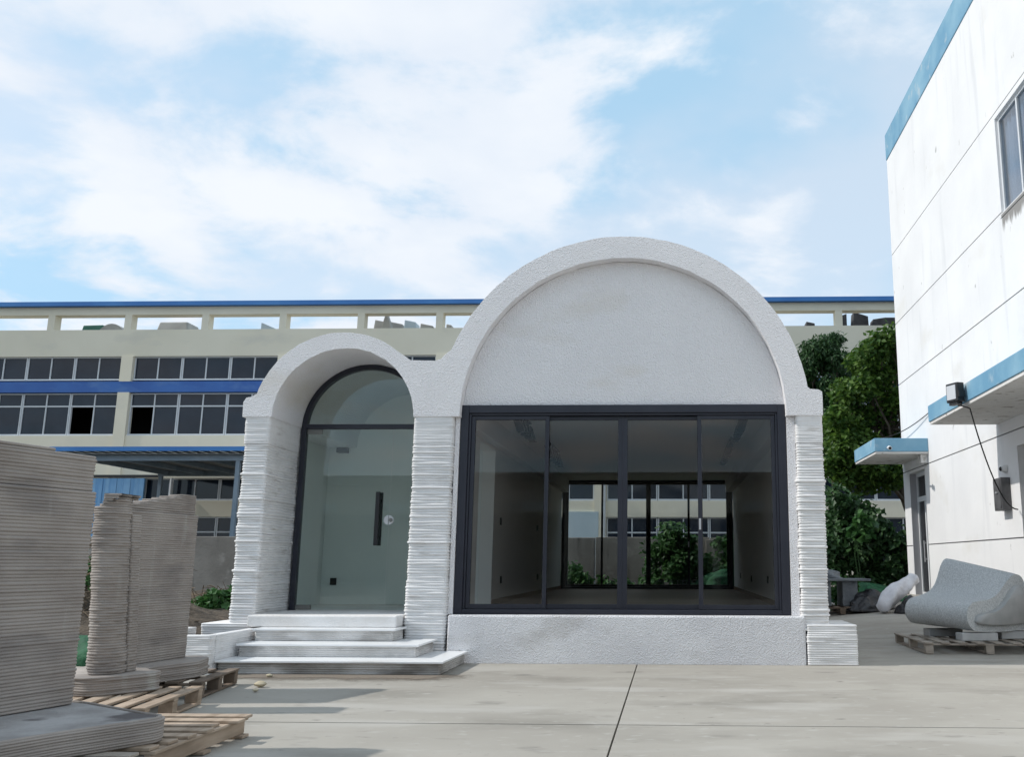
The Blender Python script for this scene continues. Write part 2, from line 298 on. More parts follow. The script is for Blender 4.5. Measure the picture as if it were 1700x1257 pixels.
class MB:
    def __init__(s): s.v = []; s.f = []; s.m = []; s.mi = 0
    def add(s, vs, fs):
        n = len(s.v); s.v.extend([tuple(p) for p in vs]); s.f.extend([tuple(i + n for i in f) for f in fs]); s.m.extend([s.mi] * len(fs)); return s
    def box(s, x0, x1, y0, y1, z0, z1):
        return s.add([(x0, y0, z0), (x1, y0, z0), (x1, y1, z0), (x0, y1, z0), (x0, y0, z1), (x1, y0, z1), (x1, y1, z1), (x0, y1, z1)],
                     [(0, 3, 2, 1), (4, 5, 6, 7), (0, 1, 5, 4), (1, 2, 6, 5), (2, 3, 7, 6), (3, 0, 4, 7)])
    def hexa(s, b, t):                       # four bottom points, four top points
        return s.add(list(b) + list(t), [(0, 3, 2, 1), (4, 5, 6, 7), (0, 1, 5, 4), (1, 2, 6, 5), (2, 3, 7, 6), (3, 0, 4, 7)])
    def prism(s, poly, axis, a, b):          # poly of 2D points extruded along 'X','Y' or 'Z' from a to b
        def P(p, t):
            return (t, p[0], p[1]) if axis == 'X' else ((p[0], t, p[1]) if axis == 'Y' else (p[0], p[1], t))
        n = len(poly); vs = [P(p, a) for p in poly] + [P(p, b) for p in poly]
        fs = [tuple(range(n - 1, -1, -1)), tuple(range(n, 2 * n))] + [(i, (i + 1) % n, n + (i + 1) % n, n + i) for i in range(n)]
        return s.add(vs, fs)
    def tube(s, pts, rad, n=8):
        pts = [Vector(p) for p in pts]; rs = rad if isinstance(rad, (list, tuple)) else [rad] * len(pts)
        vs = []; fs = []; up = Vector((0.13, 0.21, 0.97))
        for i, p in enumerate(pts):
            t = (pts[min(i + 1, len(pts) - 1)] - pts[max(i - 1, 0)]).normalized()
            a = t.cross(up)
            if a.length < 0.05: a = t.cross(Vector((1, 0, 0)))
            a.normalize(); b = t.cross(a)
            for k in range(n):
                th = 2 * PI * k / n; vs.append(p + (a * math.cos(th) + b * math.sin(th)) * rs[i])
        for i in range(len(pts) - 1):
            for k in range(n):
                fs.append((i * n + k, i * n + (k + 1) % n, (i + 1) * n + (k + 1) % n, (i + 1) * n + k))
        fs.append(tuple(range(n - 1, -1, -1))); fs.append(tuple(range((len(pts) - 1) * n, len(pts) * n)))
        return s.add(vs, fs)
    def loft(s, rings, cap=True):
        n = len(rings[0]); vs = [p for r in rings for p in r]; fs = []
        for i in range(len(rings) - 1):
            for k in range(n):
                fs.append((i * n + k, i * n + (k + 1) % n, (i + 1) * n + (k + 1) % n, (i + 1) * n + k))
        if cap: fs.append(tuple(range(n - 1, -1, -1))); fs.append(tuple(range((len(rings) - 1) * n, len(rings) * n)))
        return s.add(vs, fs)
    def rotz(s, ang, c=(0, 0)):
        ca, sa = math.cos(ang), math.sin(ang)
        s.v = [(c[0] + (x - c[0]) * ca - (y - c[1]) * sa, c[1] + (x - c[0]) * sa + (y - c[1]) * ca, z) for x, y, z in s.v]; return s
    def mesh(s, name, mats, off=Vector((0, 0, 0)), smooth=None, recalc=True):
        me = bpy.data.meshes.new(name)
        me.from_pydata([(p[0] - off.x, p[1] - off.y, p[2] - off.z) for p in s.v], [], s.f)
        for m in (mats if isinstance(mats, (list, tuple)) else [mats]): me.materials.append(m)
        if isinstance(mats, (list, tuple)): me.polygons.foreach_set('material_index', s.m)
        if recalc:
            bm = bmesh.new(); bm.from_mesh(me); bmesh.ops.recalc_face_normals(bm, faces=bm.faces); bm.to_mesh(me); bm.free()
        if smooth is not None:
            me.polygons.foreach_set('use_smooth', [True] * len(me.polygons))
            if smooth < 3.0: me.set_sharp_from_angle(angle=smooth)
        me.update(); return me
    def build(s, name, mats, parent=None, smooth=None, bevel=0, seg=2, recalc=True, label=None, cat=None, group=None, kind=None, origin=None):
        if parent is not None: off = wloc(parent)
        elif origin is not None: off = Vector(origin)
        else:
            xs = [p[0] for p in s.v]; ys = [p[1] for p in s.v]; zs = [p[2] for p in s.v]
            off = Vector(((min(xs) + max(xs)) / 2, (min(ys) + max(ys)) / 2, min(zs)))
        o = bpy.data.objects.new(name, s.mesh(name, mats, off, smooth, recalc)); COL.objects.link(o)
        if parent is not None: o.parent = parent
        else: o.location = off
        if bevel:
            md = o.modifiers.new('bevel', 'BEVEL'); md.width = bevel; md.segments = seg; md.limit_method = 'ANGLE'; md.angle_limit = math.radians(40)
            md.harden_normals = False
        return finish(o, label, cat, group, kind)
def Box(*a): return MB().box(*a)

def chaikin(poly, r):                         # cut each corner at distance r with an arc of three points
    out = []; n = len(poly)
    for i in range(n):
        p0, p1, p2 = Vector(poly[i - 1]), Vector(poly[i]), Vector(poly[(i + 1) % n])
        a = p0 - p1; b = p2 - p1; ra = min(r, a.length * 0.45); rb = min(r, b.length * 0.45)
        q0 = p1 + a.normalized() * ra; q2 = p1 + b.normalized() * rb
        for t in (0, 0.25, 0.5, 0.75, 1): out.append(q0 * (1 - t) ** 2 + p1 * 2 * t * (1 - t) + q2 * t * t)
    return out
def resample(poly, sp):
    out = []; n = len(poly)
    for i in range(n):
        a, b = Vector(poly[i]), Vector(poly[(i + 1) % n]); L = (b - a).length
        if L < 1e-5: continue
        k = max(1, int(round(L / sp)))
        for j in range(k): out.append(a + (b - a) * (j / k))
    return out
def area(poly): return sum(poly[i - 1][0] * poly[i][1] - poly[i][0] * poly[i - 1][1] for i in range(len(poly))) / 2
def layered(mb, poly, z0, z1, pitch, amp=0.008, jit=0.003, wav=0.003, var=0.15, corner=0.04, sp=0.05, rng=None, sag=0.0, surges=0.0, shear=None):
    """stack of extruded beads that follows a plan outline, as a concrete printer leaves it"""
    rng = rng or random
    poly = [tuple(p) for p in poly]
    if area(poly) < 0: poly = poly[::-1]
    pts = resample(chaikin(poly, corner), sp); n = len(pts)
    nor = []
    for i in range(n):
        t = (pts[(i + 1) % n] - pts[i - 1]); t.normalize(); nor.append(Vector((t.y, -t.x)))
    cum = [0.0]
    for i in range(n): cum.append(cum[-1] + (pts[(i + 1) % n] - pts[i]).length)
    P = cum[-1]
    hs = []; z = z0
    while z < z1 - 1e-4:
        h = pitch * (1 + rng.uniform(-var, var)); hs.append(h); z += h
    k = (z1 - z0) / sum(hs); hs = [h * k for h in hs]
    rings = []; z = z0; drift = 0.0
    for h in hs:
        drift = drift * 0.75 + rng.gauss(0, jit)
        o = drift + (rng.random() < surges) * rng.uniform(0.006, 0.016)
        ph = [(rng.uniform(0, 2 * PI), rng.randint(1, 5), rng.uniform(0.3, 1)) for _ in range(3)] + [(rng.uniform(0, 2 * PI), rng.randint(6, 14), rng.uniform(0.05, 0.16)) for _ in range(2)]
        a = min(amp, h * 0.5)
        wv = [wav * sum(w * math.sin(2 * PI * m * cum[i] / P + p) for p, m, w in ph) for i in range(n)]
        for t in (0.03, 0.22, 0.5, 0.78, 0.97):
            sh = shear(z + h * t) if shear else 0.0
            d = a * (math.sqrt(max(0, 1 - (2 * t - 1) ** 2)) - 1) + o
            rings.append([(pts[i].x + sh + nor[i].x * (d + wv[i]), pts[i].y + nor[i].y * (d + wv[i]), z + h * t + sag * wv[i]) for i in range(n)])
        z += h
    mb.loft(rings); return mb

def leaves(mb, centers, n, size, spread, rng, flat=0.0, droop=0.3, aspect=0.5):
    """n leaf-sized folded faces scattered round the given clump centres (x, y, z, radius)"""
    vs = []; fs = []
    for _ in range(n):
        cx, cy, cz, r = centers[rng.randrange(len(centers))]
        d = Vector((rng.gauss(0, 1), rng.gauss(0, 1), rng.gauss(0, 1)));
        if d.length < 1e-3: continue
        d.normalize(); q = r * spread * (rng.random() ** 0.5)
        p = Vector((cx, cy, cz)) + d * q
        t = Vector((rng.gauss(0, 1), rng.gauss(0, 1), rng.gauss(0, 0.6) - droop)).normalized()
        nn = (d * 0.8 + Vector((rng.gauss(0, .6), rng.gauss(0, .6), rng.gauss(0, .6) + 0.5)))
        w = t.cross(nn)
        if w.length < 1e-3: continue
        w.normalize(); up = w.cross(t).normalized()
        L = size * rng.uniform(0.6, 1.35); W = L * aspect
        b = len(vs)
        vs += [p, p + t * L * 0.45 + w * W * 0.5 + up * W * 0.16, p + t * L, p + t * L * 0.45 - w * W * 0.5 + up * W * 0.16]
        fs += [(b, b + 1, b + 2), (b, b + 2, b + 3)]
    return mb.add(vs, fs)

def sstep(t):
    t = max(0.0, min(1.0, t)); return t * t * (3 - 2 * t)
def gz(x, y):                                  # the yard is level and rises gently along the white building
    return 0.48 * sstep((y - 13.0) / 11.0) * sstep((x - 1.6) / 4.2)

# ================================================================ GROUND
ground = MB()
xs = [-400, -120, -60, -30] + [-20 + i for i in range(0, 37)] + [30, 60, 120, 400]
ys = [-300, -80, -30] + [-12 + i for i in range(0, 53)] + [60, 120, 400]
vs_ = [(x, y, gz(x, y) - 0.03) for y in ys for x in xs]
nx = len(xs)
fs_ = [(j * nx + i, j * nx + i + 1, (j + 1) * nx + i + 1, (j + 1) * nx + i) for j in range(len(ys) - 1) for i in range(nx - 1)]
ground.add(vs_, fs_)
ground_o = ground.build('ground', M_DIRT, kind='structure', origin=(0, 0, 0), smooth=4)
def slab(x0, x1, y0, y1, gap=0.007, gy=0.016):
    nxs = max(2, int((x1 - x0) / 0.8)); nys = max(2, int((y1 - y0) / 0.8)); mb = MB()
    dz = random.uniform(-0.002, 0.002)
    X = [x0 + gap + (x1 - x0 - 2 * gap) * i / nxs for i in range(nxs + 1)]; Y = [y0 + gy + (y1 - y0 - 2 * gy) * j / nys for j in range(nys + 1)]
    top = [(x, y, gz(x, y) + dz) for y in Y for x in X]; w = nxs + 1
    fs = [(j * w + i, j * w + i + 1, (j + 1) * w + i + 1, (j + 1) * w + i) for j in range(nys) for i in range(nxs)]
    per = [i for i in range(w)] + [j * w + nxs for j in range(1, nys + 1)] + [nys * w + i for i in range(nxs - 1, -1, -1)] + [j * w for j in range(nys - 1, 0, -1)]
    n0 = len(top); vs = top + [(top[i][0], top[i][1], top[i][2] - 0.06) for i in per]; m = len(per)
    for k in range(m): fs.append((per[k], n0 + k, n0 + (k + 1) % m, per[(k + 1) % m]))
    mb.add(vs, fs); return mb.build('concrete_slab', M_CONC, ground_o, bevel=0)
JX = [-18.0, -11.9, -6.1, -0.4, 5.3, 11.0, 17.0]; JY = [-9.1, -0.9, 7.42, 15.62, 23.8]
for i in range(len(JX) - 1):
    for j in range(len(JY) - 1):
        if JX[i] < -6.2 and JY[j] > 7: continue
        slab(JX[i], JX[i + 1], JY[j], JY[j + 1])
slab(-11.9, -6.1, 7.42, 12.5); slab(-18, -11.9, 7.42, 12.5)
# earth beds left of and behind the pavilion
soil = MB(); rng = random.Random(3)
def soil_patch(x0, x1, y0, y1, hfun):
    nX, nY = int((x1 - x0) / 0.35), int((y1 - y0) / 0.35)
    V = []
    for j in range(nY + 1):
        for i in range(nX + 1):
            x = x0 + (x1 - x0) * i / nX; y = y0 + (y1 - y0) * j / nY
            e = min(i, nX - i, j, nY - j); edge = min(1, e / 2)
            V.append((x, y, -0.028 + edge * (hfun(x, y) + rng.uniform(-0.03, 0.04))))
    soil.add(V, [(j * (nX + 1) + i, j * (nX + 1) + i + 1, (j + 1) * (nX + 1) + i + 1, (j + 1) * (nX + 1) + i) for j in range(nY) for i in range(nX)])
soil_patch(-22, -5.85, 12.6, 27.9, lambda x, y: 0.12 + 0.25 * sstep((y - 14) / 8) + 1.15 * math.exp(-((x + 9.6) / 1.3) ** 2 - ((y - 15.6) / 1.5) ** 2))
soil_patch(-5.8, 3.2, 25.2, 27.9, lambda x, y: 0.16)
soil.build('soil_bed', M_SOIL, kind='structure', smooth=4, recalc=False)
# film of sandy dirt swept against the steps, thinning out at a ragged edge
def dirt_material():
    m = bpy.data.materials.new('sandy_dirt'); m.use_nodes = True; nt = m.node_tree; L = nt.links.new; b = nt.nodes['Principled BSDF']; b.inputs['Roughness'].default_value = 1.0
    tcn = nt.nodes.new('ShaderNodeTexCoord'); geo = nt.nodes.new('ShaderNodeNewGeometry')
    n1 = nt.nodes.new('ShaderNodeTexNoise'); n1.inputs['Scale'].default_value = 3.5; n1.inputs['Detail'].default_value = 10; n1.inputs['Roughness'].default_value = .7; L(geo.outputs['Position'], n1.inputs[0])
    n2 = nt.nodes.new('ShaderNodeTexNoise'); n2.inputs['Scale'].default_value = 40; n2.inputs['Detail'].default_value = 4; L(geo.outputs['Position'], n2.inputs[0])
    cm = nt.nodes.new('ShaderNodeMix'); cm.data_type = 'RGBA'; cm.inputs[6].default_value = (.13, .105, .08, 1); cm.inputs[7].default_value = (.26, .22, .18, 1); L(n2.outputs[0], cm.inputs[0]); L(cm.outputs[2], b.inputs['Base Color'])
    at = nt.nodes.new('ShaderNodeAttribute'); at.attribute_name = 'cover'
    ad = nt.nodes.new('ShaderNodeMath'); ad.operation = 'ADD'; L(at.outputs['Fac'], ad.inputs[0]); L(n1.outputs[0], ad.inputs[1])
    mr = nt.nodes.new('ShaderNodeMapRange'); mr.inputs['From Min'].default_value = .72; mr.inputs['From Max'].default_value = 1.15; L(ad.outputs[0], mr.inputs[0])
    L(mr.outputs[0], b.inputs['Alpha']); return m
sd = MB(); NX, NY = 40, 12; cov = []
for j in range(NY + 1):
    for i in range(NX + 1):
        u = i / NX; v = j / NY; x = -5.2 + 3.2 * u; y = 9.72 + .80 * v
        sd.v.append((x, y, 0.005)); cov.append(max(0, min(1, v ** 1.2 * 1.15)) * min(1, 5 * u, 5 * (1 - u)))
sd.f = [(j * (NX + 1) + i, j * (NX + 1) + i + 1, (j + 1) * (NX + 1) + i + 1, (j + 1) * (NX + 1) + i) for j in range(NY) for i in range(NX)]; sd.m = [0] * len(sd.f)
sdo = sd.build('swept_dirt', dirt_material(), kind='stuff', label='thin film of brown sandy dirt along the bottom step', cat='dirt', recalc=False)
sdo.data.attributes.new('cover', 'FLOAT', 'POINT').data.foreach_set('value', cov)

# ================================================================ FACTORY BUILDING (behind)
FY = 38.0
fb = empty('factory_building', (-9.0, FY, 0), 'long cream factory building with blue bands and ribbon windows behind the pavilion', 'building')
Z = dict(captop=12.17, capbot=11.98, lintop=11.98, linbot=11.63, opbot=10.97, head3=9.80, sill3=8.76, bandtop=8.70, bandbot=8.24, head2=8.22, trans2=7.63,
         sill2=6.40, head1=4.62, sill1=3.69, head0=3.04, sill0=0.95)
BAY = 6.73; C0 = -23.0
cols = [C0 + BAY * k for k in range(-3, 7)]
X0, X1 = cols[0] - 0.3, cols[-1] + 0.3
W = fb
Box(X0, X1, FY, FY + 0.3, Z['head3'], Z['opbot']).build('parapet_wall', M_CREAM, W)
Box(X0, X1, FY - 0.05, FY + 0.3, Z['bandbot'], Z['bandtop']).build('blue_band', M_BLUEBAND, W)
Box(X0, X1, FY, FY + 0.3, Z['head1'], Z['sill2']).build('spandrel_wall', M_CREAM, W)
Box(X0, X1, FY, FY + 0.3, Z['head0'], Z['sill1']).build('spandrel_wall', M_CREAM, W)
Box(X0, X1, FY, FY + 0.3, 0, Z['sill0']).build('base_wall', M_CREAM, W)
Box(X0, X1, FY, FY + 0.5, Z['linbot'], Z['lintop']).build('parapet_beam', M_CREAM, W)
Box(X0 - 0.1, X1 + 0.1, FY - 0.22, FY + 0.6, Z['capbot'] + 0.004, Z['captop']).build('parapet_cap', M_BLUECAP, W)
Box(X0, X1, FY + 3.0, FY + 3.2, 0, 10.2).build('dark_backing', M_DARKIN, W)  # backing slab, its near-black colour stands in for the unlit interior
Box(X0, X1, FY + 0.302, FY + 2.99, 9.9, 10.1).build('roof_deck', M_ROOFGREY, W)
Box(X0, X1, FY + 3.202, FY + 12, 0, 10.3).build('rear_block', M_CREAM, W)
for c in (X0, X1 - 0.3): Box(c, c + 0.3, FY + 0.31, FY + 2.99, 0, 9.88).build('end_wall', M_CREAM, W)
cm = None
for c in cols:
    o = MB().box(c - 0.25, c + 0.25, FY - 0.06, FY + 0.34, 0, Z['bandbot'] - 0.004).box(c - 0.25, c + 0.25, FY - 0.06, FY + 0.34, Z['bandtop'] + 0.004, Z['head3'] - 0.003).build('column', M_CREAM, W)
pm = Box(-0.15, 0.15, 0.004, 0.44, Z['opbot'], Z['linbot']).mesh('post', M_CREAM)
for k in range(-6, 13):
    link_copy(pm, 'parapet_post', W, (C0 - 0.18 + BAY / 2 * k - W.location.x, 0, 0))
UW = (BAY - 0.5) / 3
def win_frame(h, tr=None):
    mb = MB(); t = 0.05
    mb.box(0.01, 0.01 + t, 0.10, 0.20, 0, h).box(UW - 0.01 - t, UW - 0.01, 0.10, 0.20, 0, h)
    mb.box(0.01 + t, UW - 0.01 - t, 0.10, 0.20, 0, t).box(0.01 + t, UW - 0.01 - t, 0.10, 0.20, h - t, h)
    mb.box(UW / 2 - 0.025, UW / 2 + 0.025, 0.105, 0.195, t, h - t)
    if tr: mb.box(0.01 + t, UW - 0.01 - t, 0.103, 0.197, tr - 0.03, tr + 0.03)
    mb.box(0.012, UW - 0.012, 0.02, 0.22, -0.03, -0.002)
    return mb.mesh('window_frame', M_WINFR)
def pane_mesh(h, w=None): return Box(0, w or (UW / 2 - 0.085), 0.145, 0.155, 0, h).mesh('pane', M_DPANE)
rows = [('head3', 'sill3', None), ('head2', 'sill2', 'trans2'), ('head1', 'sill1', None), ('head0', 'sill0', 'top')]
for hd, sl, tr in rows:
    h = Z[hd] - Z[sl] - 0.035; base = Z[sl] + 0.032
    trz = None if tr is None else (Z['trans2'] - Z['sill2'] if tr == 'trans2' else h * 0.70)
    fm = win_frame(h, trz)
    if trz: pl, ph = pane_mesh(trz - 0.08), pane_mesh(h - trz - 0.08)
    else: pl = pane_mesh(h - 0.10); ph = None
    for b in range(len(cols) - 1):
        for u in range(3):
            x = cols[b] + 0.25 + UW * u
            if sl in ('sill1', 'sill0') and b == 2 and u == 2: continue
            wf = link_copy(fm, 'window', W, (x - W.location.x, 0, base))
            for s in range(2):
                gone = (sl == 'sill2' and ((b == 2 and u == 2 and s == 0) or (b == 3 and u == 0 and s == 0)))
                xo = 0.06 + (0.025 + UW / 2 - 0.06) * s
                if gone: xo = UW / 2 + 0.1
                link_copy(pl, 'pane', wf, (xo, 0.02 if gone else 0, 0.05))
                if ph: link_copy(ph, 'pane', wf, (0.06 + (0.025 + UW / 2 - 0.06) * s, 0, trz + 0.03))
# sliding sheet door, pale panel door and drain pipe on the ground floor
dl = onY(150, 800, FY - 0.12).x; dr = onY(241, 800, FY - 0.12).x
door = MB()
for k in range(8):
    a = dl + (dr - dl) * k / 8; door.box(a, a + (dr - dl) / 8 - 0.012, FY - 0.16 - 0.012 * (k % 2), FY - 0.08, 0.05, 4.60)
door.build('sliding_door', M_BLUESHEET, W)
Box(dl - 0.6, dr + 0.5, FY - 0.2, FY - 0.07, 4.64, 4.74).build('door_rail', M_BLACK, W)
Box(onY(935, 850, FY).x, onY(994, 850, FY).x, FY - 0.1, FY - 0.004, 0.05, 3.25).build('panel_door', M_PALESHEET, W)
for xx in (onY(289, 800, FY).x, onY(1003, 850, FY).x):
    MB().tube([(xx, FY - 0.16, 0), (xx, FY - 0.16, 4.6)], 0.07).build('drain_pipe', M_WINFR, W, smooth=1)

# things stored on its roof, seen through the parapet openings
RZ = 10.1
def rp(x, y, Y=FY + 2.0): return onY(x, y, Y)
a, b = rp(160, 540), rp(207, 540)
mb = MB(); n = 14; r = (b.x - a.x) * 0.62; cx = (a.x + b.x) / 2 + 0.3
HT = rp(185, 541).z
poly = [(cx + r * math.cos(PI * k / n), RZ + 0.4 + (HT - RZ - .4) * math.sin(PI * k / n)) for k in range(n + 1)] + [(cx - r, RZ), (cx + r, RZ)]
mb.prism(poly, 'Y', FY + 1.6, FY + 2.5).build('arched_roof_hood', M_ROOFGREY, label='pale grey arched hood on the factory roof', cat='roof hood', smooth=0.6)
mb = MB().prism([(a.x - 0.75, RZ), (a.x + 0.5, RZ), (a.x + 0.5, HT - .03), (a.x - 0.40, HT - .05)], 'Y', FY + 1.7, FY + 2.6)
mb.build('green_roof_crate', M_ROOFGREEN, label='dark green crate beside the arched hood on the factory roof', cat='crate', bevel=0.03)
a, b = rp(262, 545), rp(333, 545)
mb = MB().hexa([(a.x, FY + 1.2, RZ), (b.x, FY + 1.2, RZ), (b.x, FY + 2.8, RZ), (a.x, FY + 2.8, RZ)],
               [(a.x + .35, FY + 1.5, rp(290, 539).z), (b.x - .35, FY + 1.5, rp(290, 539).z), (b.x - .35, FY + 2.5, rp(290, 539).z), (a.x + .35, FY + 2.5, rp(290, 539).z)])
mb.build('sloping_roof_hatch', M_ROOFGREY, label='grey roof hatch with sloping sides between parapet posts', cat='roof hatch', bevel=0.06)
a, b = rp(440, 545), rp(463, 545)
MB().prism([(a.x, RZ), (b.x, RZ), (b.x, RZ + 1.3), (a.x + 0.05, rp(450, 540).z), (a.x, rp(450, 540).z)], 'Y', FY + 1.6, FY + 2.0).build('leaning_roof_panel', M_PALESHEET, label='pale leaning panel on the factory roof above the small arch', cat='panel')
rng = random.Random(11)
def chunk(px0, px1, pyt, name, label, mats, tilt=0.0, Y=FY + 1.8, grp=None):
    a, b = rp(px0, 548, Y), rp(px1, 548, Y); t = rp((px0 + px1) / 2, pyt, Y).z
    w = b.x - a.x; V0 = [(a.x, Y - .4, RZ), (b.x, Y - .4, RZ), (b.x, Y + .4, RZ), (a.x, Y + .4, RZ)]
    V1 = [(a.x + w * (0.15 + tilt), Y - .35, t), (b.x - w * (0.15 - tilt), Y - .35, t - w * 0.15), (b.x - w * (0.15 - tilt), Y + .35, t - w * .15), (a.x + w * (.15 + tilt), Y + .35, t)]
    return MB().hexa(V0, V1).build(name, mats, label=label, cat='rubble', bevel=0.03, group=grp)
chunk(619, 642, 534, 'roof_rubble', 'slanted grey slab at the left of the roof rubble heap', M_ROOFGREY, 0.15)
MB().prism([(rp(634, 548).x, RZ), (rp(662, 548).x, RZ), (rp(664, 548).x, RZ + 0.9), (rp(651, 548).x, rp(650, 527).z)], 'Y', FY + 1.0, FY + 1.35).build('pointed_slab', M_ROOFGREY, label='pointed grey slab standing up in the roof rubble heap', cat='rubble', bevel=0.02)
chunk(646, 676, 537, 'roof_rubble', 'grey broken slab in the middle of the roof rubble heap', M_ROOFGREY, 0, FY + 2.2)
chunk(672, 698, 534, 'roof_rubble', 'light cement lump right of the middle of the rubble heap', M_PALESHEET, -0.05, FY + 1.9)
chunk(697, 726, 540, 'roof_rubble', 'low brown slab ending the rubble heap beside a parapet post', M_ROOFGREY, 0, FY + 1.5)
chunk(742, 754, 541, 'roof_rubble', 'small stone lump next to the large arch on the roof', M_ROOFGREY, 0, FY + 1.6)
chunk(1332, 1352, 537, 'roof_rubble', 'small dark ridge on the roof just right of the large arch', M_ROOFDARK, 0.1)
MB().prism([(rp(1366, 548).x, RZ), (rp(1402, 548).x, RZ), (rp(1402, 548).x, rp(1398, 527).z), (rp(1390, 548).x, rp(1386, 531).z)], 'Y', FY + 1.4, FY + 2.2).build('leaning_dark_roof_tiles', M_ROOFDARK, label='dark tiled gable piece leaning beside the right parapet post', cat='roof piece')
MB().prism([(rp(1408, 548).x, RZ), (rp(1440, 548).x, RZ), (rp(1437, 548).x, rp(1436, 531).z), (rp(1414, 548).x, rp(1412, 524).z)], 'Y', FY + 1.4, FY + 2.0).build('dark_roof_heap', M_ROOFDARK, label='dark broken roof heap right of the right parapet post', cat='roof piece')
MB().prism([(rp(1440, 548).x, RZ), (rp(1486, 548).x, RZ), (rp(1486, 548).x, rp(1480, 532).z), (rp(1466, 548).x, rp(1466, 532).z), (rp(1446, 548).x, rp(1448, 535).z)], 'Y', FY + 1.5, FY + 2.1).build('low_dark_ridge', M_ROOFDARK, label='long low dark ridge on the roof next to the white building', cat='roof piece')

# ================================================================ SHED CANOPY in front of the factory
sc = empty('shed_canopy', (-17.8, 34, 0), 'open steel shed roof with blue edge between boundary wall and factory', 'canopy')
sx0, sx1 = onY(85, 746, 31).x, onY(408, 739, 31).x + 0.6
zf, zb = 5.03, 4.95
sheet = MB()
nrib = 40
for k in range(nrib):
    u0 = sx0 + (sx1 - sx0) * k / nrib; u1 = sx0 + (sx1 - sx0) * (k + 0.86) / nrib; dz = 0.03 * (k % 2)
    sheet.hexa([(u0, 31.02, zf - .1 + dz), (u1, 31.02, zf - .1 + dz), (u1, 37.7, zb - .1 + dz), (u0, 37.7, zb - .1 + dz)], [(u0, 31.02, zf - .07 + dz), (u1, 31.02, zf - .07 + dz), (u1, 37.7, zb - .07 + dz), (u0, 37.7, zb - .07 + dz)])
sheet.box(sx0, sx1, 31.03, 37.68, zb - .135, zb - .12)
sheet.build('roof_sheet', M_SHEET, sc)
Box(sx0 - .05, sx1 + .05, 30.96, 31.015, zf - .12, zf + .03).build('blue_edge', M_BLUECAP, sc)
Box(sx0 + .5, sx1, 31.25, 31.40, zf - .42, zf - .22).build('front_beam', M_STEELPAINT, sc)
Box(sx0 + .5, sx1, 36.9, 37.05, zf - .42, zf - .22).build('rear_beam', M_STEELPAINT, sc)
k = 0; x = sx0 + 0.9
while x < sx1:
    Box(x - .05, x + .05, 31.42, 36.88, zf - .40, zf - .235).build('rafter', M_STEELPAINT, sc); x += 1.45
for x in (sx0 + 0.6, onY(391, 820, 31.3).x):
    Box(x - .07, x + .07, 31.26, 31.39, 0, zf - .424).build('post', M_STEELPAINT, sc)
    Box(x - .07, x + .07, 36.91, 37.04, 0, zf - .424).build('post', M_STEELPAINT, sc)

# ================================================================ BOUNDARY WALL
bw = empty('boundary_wall', (-5, 28, 0), 'weathered grey concrete boundary wall below the shed canopy', 'wall')
x = -26.0; k = 0
while x < 3.8:
    w = 3.4; Box(x, x + w - 0.02, 28.0, 28.18, -0.05, 1.95 + 0.015 * (k % 2)).build('wall_panel', M_WALLCONC, bw, bevel=0.015); x += w; k += 1
x = -26.0
while x < 3.8:
    Box(x - 0.14, x + 0.12, 27.93, 28.24, -0.05, 1.90).build('pier', M_WALLCONC, bw, bevel=0.015); x += 6.8

# ================================================================ WHITE BUILDING (right)
RX = 5.97; RYF = 24.05; RYN = 5.0
wb = empty('white_building', (RX + 3, 15, 0.2), 'tall white painted building with faded blue roof band at the right edge', 'building')
joints = [0.0, 1.645, 3.48, 5.77, 7.40, 9.31, 12.03]
win = (14.2, 16.03, 7.37, 9.20)               # y0, y1, z0, z1
dor = (22.05, 23.45, 0.40, 3.40); dor2 = (13.2, 16.15, 0.1, 3.2)
def rects_minus(r, holes):
    rs = [r]
    for h in holes:
        nr = []
        for a in rs:
            y0, y1, z0, z1 = a; hy0, hy1, hz0, hz1 = h
            if hy0 >= y1 or hy1 <= y0 or hz0 >= z1 or hz1 <= z0: nr.append(a); continue
            if y0 < hy0: nr.append((y0, hy0, z0, z1))
            if hy1 < y1: nr.append((hy1, y1, z0, z1))
            m0, m1 = max(y0, hy0), min(y1, hy1)
            if z0 < hz0: nr.append((m0, m1, z0, hz0))
            if hz1 < z1: nr.append((m0, m1, hz1, z1))
        rs = nr
    return rs
for a, b in zip(joints[:-1], joints[1:]):
    mb = MB()
    for y0, y1, z0, z1 in rects_minus((RYN, RYF, a + (0.012 if a else -0.05), b - 0.012 if b < 12 else b), [win, dor, dor2]):
        mb.box(RX, RX + 0.24, y0, y1, z0, z1)
    mb.build('wall_panel', M_WHITEWALL, wb)
core = MB()
for y0, y1, z0, z1 in rects_minus((RYN + .02, RYF - .02, 0, 12.0), [(h[0] - .02, h[1] + .02, h[2] - .02, h[3] + .02) for h in (win, dor, dor2)]): core.box(RX + 0.02, RX + 0.22, y0, y1, z0, z1)
core.build('groove_core', M_GROOVE, wb)
Box(RX + .25, RX + 9, RYF - .25, RYF, -0.05, 12.0).build('end_wall', M_WHITEWALL, wb)
Box(RX + .25, RX + 9, RYN, RYN + .25, -0.05, 12.0).build('end_wall', M_WHITEWALL, wb)
Box(RX + 1.2, RX + 1.3, RYN + .3, RYF - .3, 0, 12.0).build('dark_backing', M_DARKIN, wb)  # near-black backing, shade of the rooms put into its colour
Box(RX - 0.02, RX + 9, RYN - 0.02, RYF + 0.02, 12.03, 12.78).build('roof_band', M_TEAL, wb, bevel=0.02)
Box(RX - 0.012, RX + 0.4, win[0] - .06, win[1] + .06, win[2] - .07, win[2] - .003).build('window_sill', M_WHITEWALL, wb)
w = empty('window', (0, 0, 0)); w.parent = wb
fr = MB(); y0, y1, z0, z1 = win
